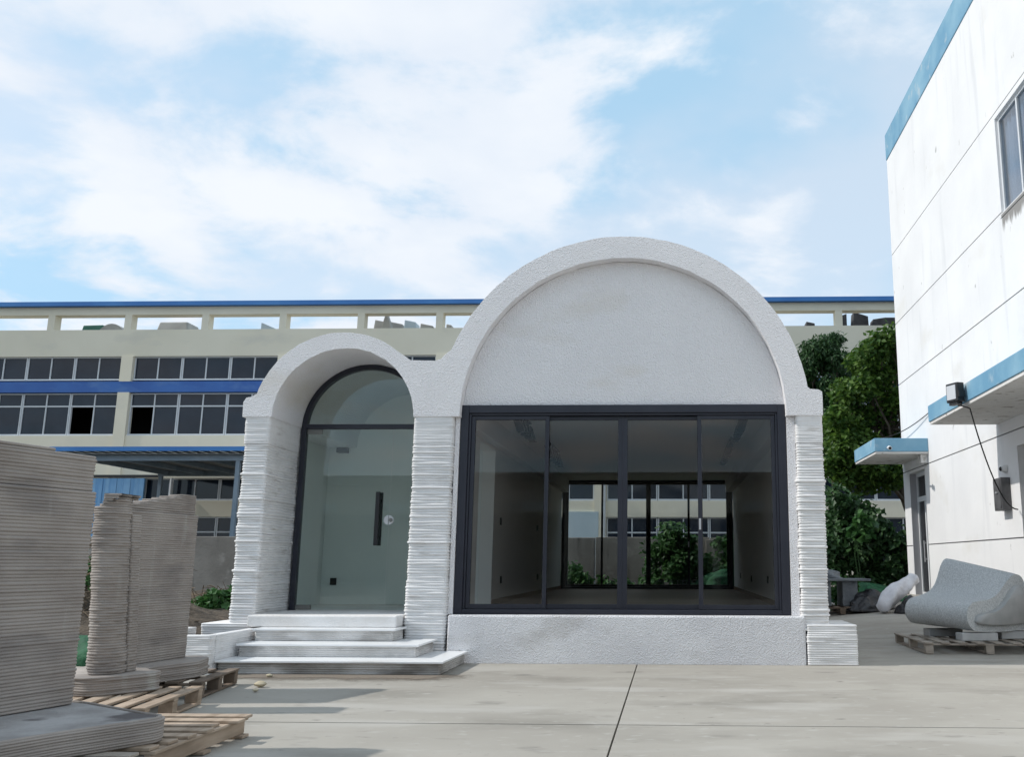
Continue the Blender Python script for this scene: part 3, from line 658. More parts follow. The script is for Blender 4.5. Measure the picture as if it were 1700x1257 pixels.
for (p, q, r, s) in ((y0, y0 + .06, z0, z1), (y1 - .06, y1, z0, z1), (y0 + .06, y1 - .06, z0, z0 + .06), (y0 + .06, y1 - .06, z1 - .06, z1), ((y0 + y1) / 2 - .03, (y0 + y1) / 2 + .03, z0 + .06, z1 - .06)):
    fr.box(RX + .05, RX + .115, p, q, r, s)
fr.build('window_frame', M_WINFR, w)
Box(RX + .08, RX + .086, y0 + .06, y1 - .06, z0 + .06, z1 - .06).build('pane', glass('wall_window_glass', (0.75, 0.8, 0.85), 0.06), w)
cur = MB(); V = []; N = 60
for i in range(N + 1):
    yy = y0 + .05 + (y1 - y0 - .1) * i / N; xx = RX + .18 + .03 * math.sin(i * 0.9) + .012 * math.sin(i * 2.3)
    V += [(xx, yy, z0 + .03), (xx, yy, z1 - .03), (xx + .006, yy, z0 + .03), (xx + .006, yy, z1 - .03)]
cur.add(V, [(4 * i, 4 * i + 4, 4 * i + 5, 4 * i + 1) for i in range(N)] + [(4 * i + 3, 4 * i + 7, 4 * i + 6, 4 * i + 2) for i in range(N)])
cur.build('curtain', M_CURTAIN, w, smooth=4, recalc=False)
MB().box(RX + .242, RX + .36, y0 - .15, y1 + .15, z0 - .3, z0 - .01).build('inner_sill', M_GREYREV, w)
# glazed door near the far corner
y0, y1, z0, z1 = dor
d = empty('entrance_door', (0, 0, 0)); d.parent = wb
fr = MB()
for (p, q, r, s) in ((y0, y0 + .09, z0, z1), (y1 - .09, y1, z0, z1), (y0 + .09, y1 - .09, z1 - .09, z1), (y0 + .09, y1 - .09, z0 + 2.30, z0 + 2.42), (y0 + .09, y1 - .09, z0, z0 + .14), ((y0 + y1) / 2 - .05, (y0 + y1) / 2 + .05, z0 + .14, z0 + 2.30)):
    fr.box(RX + .16, RX + .235, p, q, r, s)
fr.build('door_frame', M_WINFR, d)
dg = glass('entrance_glass', (0.28, 0.3, 0.32), 0.05)
for (p, q, r, s) in ((y0 + .09, (y0 + y1) / 2 - .05, z0 + .14, z0 + 2.30), ((y0 + y1) / 2 + .05, y1 - .09, z0 + .14, z0 + 2.30), (y0 + .09, y1 - .09, z0 + 2.42, z1 - .09)):
    Box(RX + .19, RX + .20, p, q, r, s).build('pane', dg, d)
MB().tube([(RX + .12, (y0 + y1) / 2 + .12, z0 + .85), (RX + .12, (y0 + y1) / 2 + .12, z0 + 1.35)], 0.018).box(RX + .118, RX + .165, (y0 + y1) / 2 + .11, (y0 + y1) / 2 + .13, z0 + .9, z0 + .94).box(RX + .118, RX + .165, (y0 + y1) / 2 + .11, (y0 + y1) / 2 + .13, z0 + 1.28, z0 + 1.32).build('handle', M_STEEL, d, smooth=1)
MB().box(RX + .004, RX + .155, y1 - .012, y1 + .006, z0, z1).box(RX + .004, RX + .155, y0 - .006, y0 + .012, z0, z1).build('door_reveal', M_GREYREV, wb)
# deep doorway under the near canopy
y0, y1, z0, z1 = dor2
MB().box(RX + .245, RX + .95, y1 + .002, y1 + .2, z0, z1 + .2).box(RX + .245, RX + .95, y0 - .2, y0, z0, z1 + .2).box(RX + .245, RX + .95, y0, y1, z1, z1 + .2).build('porch_wall', M_GREYREV, wb)
fr = MB().box(RX + .96, RX + 1.05, y0 - .2, y1 + .2, z1 - .12, z1).box(RX + .96, RX + 1.05, y0 - .2, y0 + .1, z0, z1 - .12).box(RX + .96, RX + 1.05, y1 - .1, y1 + .2, z0, z1 - .12).box(RX + .96, RX + 1.05, (y0 + y1) / 2 - .06, (y0 + y1) / 2 + .06, z0, z1 - .12)
fr.build('porch_door_frame', M_WINFR, wb)
# the two flat door canopies
def canopy(ya, yb, za, zb):
    c = Box(4.74, RX - 0.003, ya, yb, za + 0.05, zb).build('door_canopy', M_TEAL, wb, bevel=0.012)
    Box(4.76, RX - 0.005, ya + .02, yb - .02, za, za + 0.048).build('soffit', M_SOFFIT, c)
    return c
canopy(21.6, 24.0, 3.70, 4.06); canopy(11.6, 17.05, 3.70, 4.05)
MB().box(RX - 0.16, RX - 0.004, 21.7, 21.95, 3.50, 3.695).build('canopy_bracket', M_SOFFIT, wb)
MB().prism([(RX - .003, 3.1), (RX - .003, 3.695), (RX - .3, 3.695)], 'Y', 16.55, 16.68).build('canopy_bracket', M_SOFFIT, wb) if False else None

# fittings fixed to it
def fixed(name, label, cat, loc, group=None): return empty(name, loc, label, cat, group)
p = onY(1597, 653, 15.5); fl_y = 4.74
q = onX(1597, 653, 4.70)
fl = fixed('floodlight', 'black square floodlight clamped on the near blue door canopy', 'floodlight', (4.70, q.y, q.z - .12))
mb = MB().box(4.52, 4.66, q.y - .14, q.y + .14, q.z - .15, q.z + .16); body = mb.build('lamp_body', M_BLACK, fl, bevel=0.015)
MB().box(4.508, 4.519, q.y - .105, q.y + .105, q.z - .11, q.z + .12).build('lens', M_LENS, fl)
MB().box(4.54, 4.64, q.y - .1, q.y + .1, q.z - .195, q.z - .152).box(4.6, 4.739, q.y - .02, q.y + .02, q.z - .03, q.z + .03).box(4.53, 4.65, q.y - .165, q.y - .141, q.z - .08, q.z + .02).build('bracket', M_BLACK, fl)
for o_ in fl.children:
    o_.data.transform(Matrix.Translation((-.10, 0, .12)) @ Matrix.Rotation(R_(22), 4, 'Z') @ Matrix.Translation((.10, 0, -.12)))
A = Vector((4.63, q.y, q.z - .2))
B = onX(1607, 690, 5.0); Bp = Vector((4.80, q.y + .05, 3.695)); E_ = onX(1690, 848, RX - .02)
pts = [A, Vector((4.68, q.y + .02, 3.70)), Vector((4.83, q.y + .06, 3.66))]
S = pts[-1]
for t in [i / 14 for i in range(1, 15)]:
    p_ = S.lerp(Vector((RX - .03, 16.25, 2.12)), t); p_.z -= 0.95 * 4 * t * (1 - t) * 0.42; pts.append(p_)
MB().tube(pts, 0.012, 6).build('lamp_cable', M_CABLE, label='thin black cable hanging from the floodlight down to the wall box', cat='cable', smooth=1)
q1 = onX(1674, 795, RX); q2 = onX(1692, 846, RX)
mbx = fixed('meter_box', 'dark grey metal meter box on the white wall under the near canopy', 'meter box', (RX - .08, 16.72, 2.13))
MB().box(RX - .17, RX - .002, 16.58, 16.98, 2.13, 2.70).build('case', M_BOXGREY, mbx, bevel=0.01)
MB().box(RX - .178, RX - .172, 16.61, 16.95, 2.17, 2.66).build('box_door', M_BOXGREY, mbx)
MB().box(RX - .20, RX - .179, 16.72, 16.82, 2.43, 2.46).build('latch', M_STEEL, mbx)
dc = fixed('dome_camera', 'small white round security camera above the meter box', 'security camera', (RX - .1, 16.7, 2.76))
rings = []
for k in range(7):
    a = PI / 2 * k / 6; rings.append([(RX - .005 - .10 * math.sin(a), 16.72 + .075 * math.cos(a) * math.cos(t), 2.86 + .075 * math.cos(a) * math.sin(t)) for t in [2 * PI * j / 14 for j in range(14)]])
MB().loft(rings[:-1]).build('housing', M_PLASTIC, dc, smooth=1)
rings = [[(RX - .103 - .03 * math.sin(a), 16.72 + .042 * math.cos(a) * math.cos(t), 2.86 + .042 * math.cos(a) * math.sin(t)) for t in [2 * PI * j / 12 for j in range(12)]] for a in (0, .5, 1.0, 1.4)]
MB().loft(rings).build('lens', M_BLACK, dc, smooth=1)
p = onY(1473, 745, 21.6)
bc = fixed('bullet_camera', 'white bullet security camera on the end of the far blue canopy', 'security camera', (p.x, 21.5, p.z))
MB().tube([(p.x, 21.42, p.z), (p.x - .03, 21.20, p.z - .04)], 0.045, 12).build('housing', M_PLASTIC, bc, smooth=1)
MB().tube([(p.x - .030, 21.199, p.z - .04), (p.x - .032, 21.19, p.z - .042)], 0.034, 12).build('lens', M_BLACK, bc, smooth=1)
MB().tube([(p.x, 21.597, p.z + .02), (p.x, 21.40, p.z)], 0.018, 8).build('bracket', M_PLASTIC, bc, smooth=1)
ca_, cb_ = Vector((RX - .014, onX(1548, 681, RX).y, onX(1548, 681, RX).z)), onY(1462, 728, 25.2)
MB().tube([ca_.lerp(cb_, t) - Vector((0, 0, .12 * 4 * t * (1 - t))) for t in [i / 10 for i in range(11)]], 0.012, 5).build('overhead_cable', M_CABLE, label='thin black cable running from the white wall into the tree', cat='cable', smooth=1)

# ================================================================ ARCHED PAVILION
F = 11.75; BK = 24.9; ZS = 3.05; FLOOR = 0.55
pav = empty('arched_pavilion', (-1.8, F, 0), 'white printed-concrete pavilion with one large and one small arch', 'pavilion')
BC, BR, BI = (-0.60, 3.07), 2.39, 2.09
SC, SR, SI = (-4.26, 3.03), 1.14, 0.925
SCI = (-4.215, 3.03)
def arc(c, r, a0, a1, n): return [(c[0] + r * math.cos(a0 + (a1 - a0) * k / n), c[1] + r * math.sin(a0 + (a1 - a0) * k / n)) for k in range(n + 1)]
outl = [(-5.52, ZS), (-5.525, 3.24), (-5.49, 3.30), (-5.43, 3.315), (-5.385, 3.335)]
outl += arc(SC, SR, R_(164), R_(52), 26) + [(-3.44, 3.845), (-3.36, 3.795), (-3.28, 3.79), (-3.05, 3.785), (-2.965, 3.80), (-2.92, 3.86)]
outl += arc(BC, BR, R_(159), R_(8.5), 60) + [(1.80, 3.392), (1.90, 3.385), (1.945, 3.355), (1.955, 3.28), (1.95, ZS)]
inn = [(1.49, ZS)] + arc(BC, BI, R_(0.5), R_(179.5), 56) + [(-2.69, ZS), (-3.29, ZS)] + arc(SCI, SI, R_(1.5), R_(178.5), 36) + [(-5.14, ZS)]
front = outl + inn
# a slightly uneven hand-trowelled outline
rng = random.Random(5)
front = [(x + rng.uniform(-.004, .004), z + (rng.uniform(-.004, .004) if z > ZS + .01 else 0)) for x, z in front]
arch = MB().prism(front, 'Y', F, BK)
arch_o = arch.build('arch_wall', M_STUCCO, pav, smooth=0.7, bevel=0.03, seg=3)
# infill under the large arch, above the window
ty = arc((BC[0], BC[1]), BI - 0.004, R_(2.4), R_(177.6), 48)
ty = [(min(max(x, -2.685), 1.485), z) for x, z in ty]
ty = [(1.485, 3.21)] + [p for p in ty if p[1] > 3.22] + [(-2.685, 3.21)]
MB().prism(ty, 'Y', F + 0.17, F + 0.42).build('arch_infill', M_STUCCO, pav)
# printed piers, beads one on another
def pier(poly, z0, z1, seed, name='printed_pier'):
    mb = MB(); rg = random.Random(seed)
    zz = z1 - 0.36
    layered(mb, poly, z0, zz, 0.034, amp=0.018, jit=0.003, wav=0.0028, var=0.22, corner=0.05, sp=0.045, rng=rg, sag=0.8, surges=0.10)
    ins = [(x, y) for x, y in poly]
    layered(mb, ins, zz, z1, 0.021, amp=0.006, jit=0.0012, wav=0.0012, var=0.1, corner=0.045, sp=0.045, rng=rg)
    return mb.build(name, M_PRINT, pav, smooth=4)
pier([(-5.49, F + .012), (-5.155, F + .012), (-5.155, 12.98), (-5.49, 12.98)], 0.30, ZS + .01, 1)
pier([(-3.285, F + .012), (-2.765, F + .012), (-2.765, 12.70), (-3.285, 12.70)], 0.0, ZS + .01, 2)
pier([(1.60, F + .012), (1.945, F + .012), (1.945, 12.60), (1.60, 12.60)], 0.40, ZS + .01, 3)
def blockp(poly, z0, z1, seed, name, pitch=0.027, mt=None, amp=0.011):
    mb = MB(); layered(mb, poly, z0, z1, pitch, amp=amp, jit=0.0018, wav=0.0022, var=0.12, corner=0.03, sp=0.045, rng=random.Random(seed)); return mb.build(name, mt or M_PRINT, pav, smooth=4)
blockp([(1.655, F - .03), (2.265, F - .03), (2.265, 12.7), (1.655, 12.7)], 0.0, 0.475, 4, 'corner_block')
blockp([(-5.80, F - .04), (-5.16, F - .04), (-5.16, 12.5), (-5.80, 12.5)], 0.0, 0.46, 5, 'corner_block')
# low planter wall left of the steps
mb = MB(); rg = random.Random(6)
for poly in ([(-5.95, 10.34), (-4.99, 10.34), (-4.99, 10.46), (-5.95, 10.46)], [(-5.11, 10.47), (-4.985, 10.47), (-4.985, F - .06), (-5.11, F - .06)], [(-5.95, 10.47), (-5.83, 10.47), (-5.83, F - .06), (-5.95, F - .06)]):
    layered(mb, poly, 0, 0.415 + rg.uniform(-.004, .004), 0.023, amp=0.006, jit=0.0018, wav=0.002, corner=0.03, sp=0.045, rng=rg)
mb.build('planter_wall', M_PRINT, pav, smooth=4)
Box(-5.82, -5.12, 10.47, F - .07, 0, 0.30).build('planter_soil', M_SOIL, pav)
MB().tube([(-5.42, 10.33, .19), (-5.42, 10.30, .19)], 0.02, 10).build('drain_hole', M_BLACK, pav)
# plinth under the window
pl = MB(); N = 40
top = []
pl.box(-2.735, 1.645, F - .012, 12.3, -0.02, 0.572)
pl.build('plinth', M_PLINTH, pav, bevel=0.025, seg=3)
for a, b in ((1.495, 1.60), (-2.76, -2.703)): Box(a, b, F + .10, 12.2, .575, ZS - .002).build('window_jamb', M_STUCCO, pav)
# steps: printed risers, white slab treads
STEPS = [(-4.965, -2.50, 10.47, 0.145, 11.72), (-4.93, -2.88, 10.88, 0.288, 11.72), (-4.93, -3.27, 11.28, 0.43, 11.735)]
for i, (a, b, y0, z, y1) in enumerate(STEPS):
    zb = 0.0 if i == 0 else STEPS[i - 1][3]
    blockp([(a, y0), (b, y0), (b, y1 - (0.002 * i)), (a, y1 - (0.002 * i))], zb + (0.0005 if i else 0), z - 0.0225, 20 + i, 'riser', pitch=0.027, mt=M_RISER if i else M_RISER0, amp=0.0125)
    MB().box(a - 0.012, b + 0.035, y0 - 0.035, y1 - 0.002, z - 0.022, z).build('tread', M_TREAD, pav, bevel=0.004)
Box(-5.13, -3.30, 11.50, 12.9, 0.432, 0.568).build('door_sill', M_SILL, pav, bevel=0.015)
# side, rear and inside walls, floors, ceilings
Box(-5.74, -5.60, 12.985, BK, 0, ZS).build('side_wall', M_STUCCO, pav)
Box(1.72, 1.95, 12.605, BK, 0, ZS - .002).build('side_wall', M_STUCCO, pav)
Box(-5.76, -5.50, 12.97, BK - .003, ZS + .003, 3.26).build('light_leak_cap', M_STUCCO, pav, bevel=.02)  # unseen strip added to shut out sun between side wall and vault
MB().box(-3.05, -2.84, 12.71, 13.85, FLOOR, 3.36).box(-3.05, -2.84, 15.1, BK - .2, FLOOR, 3.36).box(-3.05, -2.84, 13.85, 15.1, 3.0, 3.36).build('partition_wall', M_INWALL, pav)
Box(1.66, 1.717, 12.25, BK - .2, FLOOR, 3.36).build('inside_wall', M_INWALL, pav)
Box(-2.838, 1.658, 12.32, BK - .2, 3.362, 3.44).build('ceiling', M_INWALL, pav)
Box(-2.838, 1.658, 12.302, BK - .01, 0.30, FLOOR).build('floor', M_WOOD_FLOOR, pav)
Box(-5.59, -3.055, 12.91, 15.2, 0.30, FLOOR).build('vestibule_floor', M_SILL, pav)
Box(-2.836, -2.822, 15.12, BK - .21, FLOOR, .63).build('skirting', M_BASEB, pav); Box(1.642, 1.656, 12.35, BK - .21, FLOOR, .63).build('skirting', M_BASEB, pav)
MB().box(-5.59, -3.052, 15.1, 15.22, FLOOR, 4.2).build('vestibule_wall', M_INVEST, pav)
MB().box(-5.598, -5.585, 12.99, 15.09, FLOOR, ZS).box(-3.064, -3.052, 12.71, 13.84, FLOOR, ZS).build('vestibule_lining', M_INVEST, pav)
Box(-5.72, -3.06, BK - .15, BK, 0, ZS).build('rear_wall', M_STUCCO, pav)
Box(-2.83, 1.65, BK - .18, BK - .02, 3.42, 3.6).build('rear_lintel', M_INWALL, pav)
MB().prism([(x, z) for x, z in [(1.47, 3.6)] + [p for p in arc(BC, BI - .01, R_(16), R_(164), 30)] + [(-2.67, 3.6)]], 'Y', BK - .15, BK - .03).build('rear_infill', M_STUCCO, pav)
# sockets and the wall lamp
def plate(x, y, X, nm='socket', w=.075, h=.12):
    q = onX(x, y, X); s = 0.012 if X < 0 else -0.012
    Box(min(X, X + s), max(X, X + s), q.y - w, q.y + w, q.z - h / 2, q.z + h / 2).build(nm, M_BLACK, pav, bevel=0.003)
for x, y in ((831, 866), (831, 963)): plate(x, y, -2.838, w=.06)
for x, y in ((892, 877), (892, 958)): plate(x, y, -2.838, w=.09)
for x, y in ((1230, 956), (1248, 961), (1275, 963)): plate(x, y, 1.658, w=.07)
q = onY(553, 966, 15.09); Box(q.x - .05, q.x + .05, 15.085, 15.098, q.z - .055, q.z + .055).build('socket', M_BLACK, pav)
q = onY(568, 746, 15.0); Box(q.x - .085, q.x + .085, 14.97, 15.098, q.z - .055, q.z + .055).build('wall_lamp', M_BLACK, pav, bevel=0.004)

# the big sliding window: outer frame, four sashes
def sliding_window(parent, xs, Y, z0, z1, ow, mt, gl, name='sliding_window', proud=0.0):
    wd = empty(name, (0, 0, 0)); wd.parent = parent
    wd.location = -wloc(parent) + Vector(((xs[0] + xs[-1]) / 2, Y, z0))
    a, b = xs[0], xs[-1]
    fo = MB().prism([(a, z0), (b, z0), (b, z1), (a, z1)], 'Y', Y, Y + .02); fo = MB()
    for (p, q, r, s) in ((a, a + ow, z0, z1), (b - ow, b, z0, z1)): fo.box(p, q, Y - proud, Y + .16, r, s)
    fo.box(a + ow, b - ow, Y - proud, Y + .16, z1 - ow, z1).box(a + ow, b - ow, Y - proud, Y + .16, z0, z0 + ow * .55)
    fo.box(a + ow, a + ow + .03, Y + .025, Y + .15, z0 + ow * .55, z1 - ow).box(b - ow - .03, b - ow, Y + .025, Y + .15, z0 + ow * .55, z1 - ow)
    fo.box(a + ow + .03, b - ow - .03, Y + .025, Y + .15, z1 - ow - .03, z1 - ow)
    fo.build('outer_frame', mt, wd, bevel=0.006)
    c = list(xs); c[0] = a + ow + .032; c[-1] = b - ow - .032; zl, zh = z0 + ow * .55 + .003, z1 - ow - .033
    for k in range(4):
        p, q = c[k], c[k + 1]; yy = Y + .045 if k in (0, 3) else Y + .095
        if k == 0: q += .03
        if k == 1: p -= .03
        if k == 2: q += .03
        if k == 3: p -= .03
        sw = .052; swc = .062
        l = sw if k != 2 else swc; rr = sw if k != 1 else swc
        ss = MB().box(p, p + l, yy, yy + .04, zl, zh).box(q - rr, q, yy, yy + .04, zl, zh).box(p + l, q - rr, yy, yy + .04, zl, zl + .06).box(p + l, q - rr, yy, yy + .04, zh - .05, zh)
        so = ss.build('sash', mt, wd, bevel=0.004)
        Box(p + l, q - rr, yy + .016, yy + .024, zl + .06, zh - .05).build('pane', gl, so)
        if k == 3: MB().box(p + .01, p + .035, yy - .03, yy - .001, 1.62, 1.76).build('sash_handle', M_STEEL, so)
    return wd
sliding_window(pav, [-2.70, -1.58, -0.60, 0.39, 1.49], F + 0.12, 0.576, 3.215, 0.105, M_FRAME, M_GLASS, proud=0.0)
sliding_window(pav, [-2.836, -1.78, -0.56, 0.5, 1.656], BK - .17, FLOOR + .002, 3.418, 0.085, M_BLACK, glass('rear_glass', (0.95, 0.96, 0.96), refl=0.02), name='rear_window')

# the arched glass door
YD = 12.75
gd = empty('glass_door', (0, 0, 0)); gd.parent = pav; gd.location = Vector((-4.215, YD, FLOOR)) - pav.location
ri, ro = SI - 0.075, SI - 0.005
ringp = [(SCI[0] + ro, 0.57)] + arc(SCI, ro, 0, PI, 40) + [(SCI[0] - ro, 0.57), (SCI[0] - ri, 0.57)] + arc(SCI, ri, PI, 0, 40) + [(SCI[0] + ri, 0.57)]
MB().prism(ringp, 'Y', YD, YD + .09).build('door_frame', M_FRAME, gd, bevel=0.004)
Box(SCI[0] - ri + .001, SCI[0] + ri - .001, YD + .006, YD + .085, 3.035, 3.10).build('transom_bar', M_FRAME, gd, bevel=0.004)
MB().prism([(SCI[0] + ri - .003, 3.102)] + arc(SCI, ri - .003, R_(5.5), R_(174.5), 36) + [(SCI[0] - ri + .003, 3.102)], 'Y', YD + .04, YD + .05).build('fanlight_pane', M_DGLASS, gd)
XS = -3.845
Box(SCI[0] - ri + .006, XS - .003, YD + .04, YD + .05, .58, 3.028).build('door_leaf', M_DGLASS, gd)
Box(XS + .003, SCI[0] + ri - .003, YD + .04, YD + .05, .574, 3.033).build('side_pane', M_DGLASS, gd)
for z0, z1 in ((.578, .64), (2.965, 3.028)): Box(SCI[0] - ri + .008, SCI[0] - ri + .215, YD + .03, YD + .06, z0, z1).build('patch_fitting', M_PATCH, gd, bevel=0.003)
for y0, y1 in ((YD - .045, YD - .01), (YD + .095, YD + .13)):
    hd = MB().box(-4.02, -3.965, y0, y1, 1.43, 2.155); yb = y1 if y0 < YD else y0
    lo, hi = (y1, YD + .039) if y0 < YD else (YD + .051, y0)
    hd.box(-4.0, -3.985, lo, hi, 1.53, 1.56).box(-4.0, -3.985, lo, hi, 2.03, 2.06)
    hd.build('pull_handle', M_BLACK, gd, bevel=0.004)
MB().prism(arc((XS - .004, 1.775), .065, R_(90), R_(270), 14), 'Y', YD + .022, YD + .039).build('lock', M_STEEL, gd)
lk = MB().prism(arc((XS + .004, 1.775), .065, R_(-90), R_(90), 14), 'Y', YD + .022, YD + .039).build('lock', M_STEEL, gd)
MB().tube([(XS + .03, YD + .008, 1.775), (XS + .03, YD + .021, 1.775)], 0.026, 12).build('key_cylinder', M_PATCH, gd, smooth=1)

# spotlights on tracks under the ceiling
def track(x, y0, n, side, label):
    t = empty('track_light', (x, y0, 3.361), label, 'track light', 'track spotlights inside the pavilion')
    MB().box(x - .018, x + .018, y0 - .1, y0 + .36 * n - .1, 3.335, 3.361).build('track', M_BLACK, t)
    for k in range(n):
        yy = y0 + .36 * k; dx = 0.08 * side
        MB().hexa([(x - .055 + dx, yy - .10, 3.03), (x + .055 + dx, yy - .10, 3.03), (x + .055 + dx, yy + .06, 3.03), (x - .055 + dx, yy + .06, 3.03)],
                  [(x - .055, yy - .06, 3.27), (x + .055, yy - .06, 3.27), (x + .055, yy + .10, 3.27), (x - .055, yy + .10, 3.27)]).box(x - .012, x + .012, yy - .012, yy + .012, 3.272, 3.334).build('spot_head', M_BLACK, t)
track(-2.18, 13.1, 4, 1, 'black track spotlights behind the left pane nearest the glass')
track(-2.18, 16.5, 5, 1, 'black track spotlights behind the second pane from left, deep inside')
track(1.08, 13.1, 4, -1, 'black track spotlights behind the right pane at its top edge')
track(1.08, 16.2, 5, -1, 'black track spotlights behind the right pane, lower and deeper inside')

# ================================================================ BUILDING BEHIND THE VIEWER (seen in the panes)
ob = empty('workshop_building', (0, -22, 0), 'low beige workshop with dark eaves, mirrored in the pavilion glass', 'building')
MB().box(-34, 24, -22.3, -22, 3.62, 5.1).build('upper_wall', M_OLDWALL, ob)
MB().box(-34, 24, -32, -31.7, 0, 5.1).build('rear_wall', M_ROOFDARK, ob)  # dark colour stands in for the shade deep in the open bays
MB().box(-34.4, 24.4, -32.5, -21.4, 5.104, 5.55).build('eaves', M_ROOFDARK, ob)
for k in range(9): MB().box(-34 + 7.21 * k, -33.6 + 7.21 * k, -22.28, -22.02, 0, 3.618).build('post', M_OLDWALL, ob)
for k in range(16):
    x = -33 + 3.6 * k
    wq = MB().box(x, x + 1.6, -21.996, -21.95, 3.72, 4.15).build('window', M_PALESHEET, ob)
    MB().box(x + .06, x + .55, -21.948, -21.94, 3.77, 4.1).build('pane', M_DPANE, wq)

# ================================================================ FOREGROUND: printed pieces on pallets
def pallet(cx, cy, ang, L, Wd, ns, label, mt=None, jit=0.02, zbase=None, h=0.15, seed=1, grp='wooden pallets in the yard', stringer=False):
    """slats run along local y (length L); cross boards along local x under them; blocks between"""
    rg = random.Random(seed); mt = mt or M_WOOD
    z0 = gz(cx, cy) + 0.004 if zbase is None else zbase
    e = empty('pallet', (cx, cy, z0), label, 'pallet', grp)
    ca, sa = math.cos(ang), math.sin(ang)
    def part(nm, x0, x1, y0, y1, a, b, m=mt, r=0.0):
        mb = MB().box(x0, x1, y0, y1, a, b)
        if r: mb.rotz(r, ((x0 + x1) / 2, (y0 + y1) / 2))
        mb.v = [(cx + x * ca - y * sa, cy + x * sa + y * ca, z0 + z) for x, y, z in mb.v]
        return mb.build(nm, m, e, bevel=0.003, seg=1)
    t = 0.02
    sw = min(0.11, Wd / ns * 0.62)
    for k in range(ns):
        x = -Wd / 2 + sw / 2 + (Wd - sw) * k / (ns - 1); d = rg.uniform(-jit, jit); 
        part('slat', x - sw / 2, x + sw / 2, -L / 2 + d, L / 2 + d + rg.uniform(-jit, jit), h - t, h - rg.uniform(0, .002), r=rg.uniform(-.012, .012))
    for y in (-L / 2 + .06, 0, L / 2 - .06):
        part('cross_board', -Wd / 2, Wd / 2, y - .045, y + .045, h - 2 * t, h - t - .001)
        if stringer: part('stringer', -Wd / 2 + .004, Wd / 2 - .004, y - .022, y + .022, t + .001, h - 2 * t - .001); continue
        for x in (-Wd / 2 + .06, 0, Wd / 2 - .06): part('block', x - .055, x + .055, y - .05, y + .05, t + .001, h - 2 * t - .001)
    for x in (-Wd / 2 + .06, 0, Wd / 2 - .06): part('bottom_board', x - .05, x + .05, -L / 2, L / 2, 0, t)
    return e
# slats parallel to X: turn by 90 degrees
pallet(-3.545, 6.18, PI / 2 + .01, 1.20, 1.24, 7, 'pale wooden pallet under the nearest printed panel, at its right end', jit=.05, seed=2, stringer=True)
pallet(-3.60, 4.86, PI / 2 - .02, 1.20, 1.2, 7, 'wooden pallet nearest the camera, below the printed tray', M_WOOD2, seed=3)
pallet(-4.50, 7.57, R_(8.5), 1.28, 1.15, 7, 'pale slatted wooden pallet under the front of the printed column', seed=4, jit=.01)
pallet(-4.83, 9.02, R_(8.5), 1.10, 1.15, 6, 'dark wooden pallet behind, under the rear arm of the printed column piece', M_DARKWOOD, seed=5, jit=.01)

# nearest panel on its tray
A_ = empty('printed_wall_panel', (-3.7, 5.4, 0.155), 'large grey layered printed wall panel standing on a tray at the left edge', 'printed panel')
P0 = Vector((-3.86, 6.22)); dv = Vector((-0.245, -0.97)).normalized(); nv = Vector((-dv.y, dv.x)) * -1   # nv points left of the face
if nv.x > 0: nv = -nv
def face(a0, a1, b0, b1): return [tuple(P0 + dv * a0 + nv * b0), tuple(P0 + dv * a1 + nv * b0), tuple(P0 + dv * a1 + nv * b1), tuple(P0 + dv * a0 + nv * b1)]
mb = MB(); rg = random.Random(31)
layered(mb, face(0, 1.9, 0, .30), 0.297, 1.665, 0.0215, amp=0.0095, jit=0.0016, wav=0.0015, corner=0.05, rng=rg, sp=0.05)
mb.build('panel_body', M_GREYPRINT, A_, smooth=4)
mb = MB()
layered(mb, face(0.015, 1.9, .02, .28), 1.667, 1.905, 0.0215, amp=0.0095, jit=0.0025, wav=0.0025, corner=0.05, rng=rg, sp=0.04)
layered(mb, face(0.33, 1.9, .02, .28), 1.9055, 1.927, 0.0215, amp=0.0095, jit=0.001, wav=0.002, corner=0.05, rng=rg, sp=0.04)
mb.build('panel_top', M_GREYPRINT, A_, smooth=4)
tray = [(-3.86, 6.13), (-3.20, 5.86), (-3.04, 5.80), (-3.02, 5.70), (-3.30, 5.20), (-3.55, 4.70), (-4.35, 4.30), (-4.75, 4.55), (-4.42, 6.20), (-4.05, 6.40)]
tray = [(-3.80, 6.30), (-3.20, 5.90), (-3.04, 5.82), (-3.02, 5.70), (-3.30, 5.20), (-3.58, 4.50), (-4.5, 4.30), (-4.75, 4.55), (-4.40, 6.30), (-4.05, 6.42)]
mb = MB(); layered(mb, tray, 0.155, 0.287, 0.0165, amp=0.0095, jit=0.0015, wav=0.0015, corner=0.06, rng=rg, sp=0.05)
mb.build('tray', M_GREYPRINT, A_, smooth=4)
ctr = Vector((sum(p[0] for p in tray) / len(tray), sum(p[1] for p in tray) / len(tray)))
mb = MB().prism([tuple(ctr + (Vector(p) - ctr) * 0.93) for p in tray], 'Z', 0.2875, 0.2925); mb.build('tray_fill', M_TRAY, A_)
mb = MB(); rim = [Vector(p) for p in chaikin(tray, 0.06)]
mb.tube([(ctr + (p - ctr) * 0.972).to_3d() + Vector((0, 0, .289)) for p in rim] + [(ctr + (rim[0] - ctr) * 0.972).to_3d() + Vector((0, 0, .289))], 0.012, 6)
mb.build('tray_rim', M_GREYPRINT, A_, smooth=4)

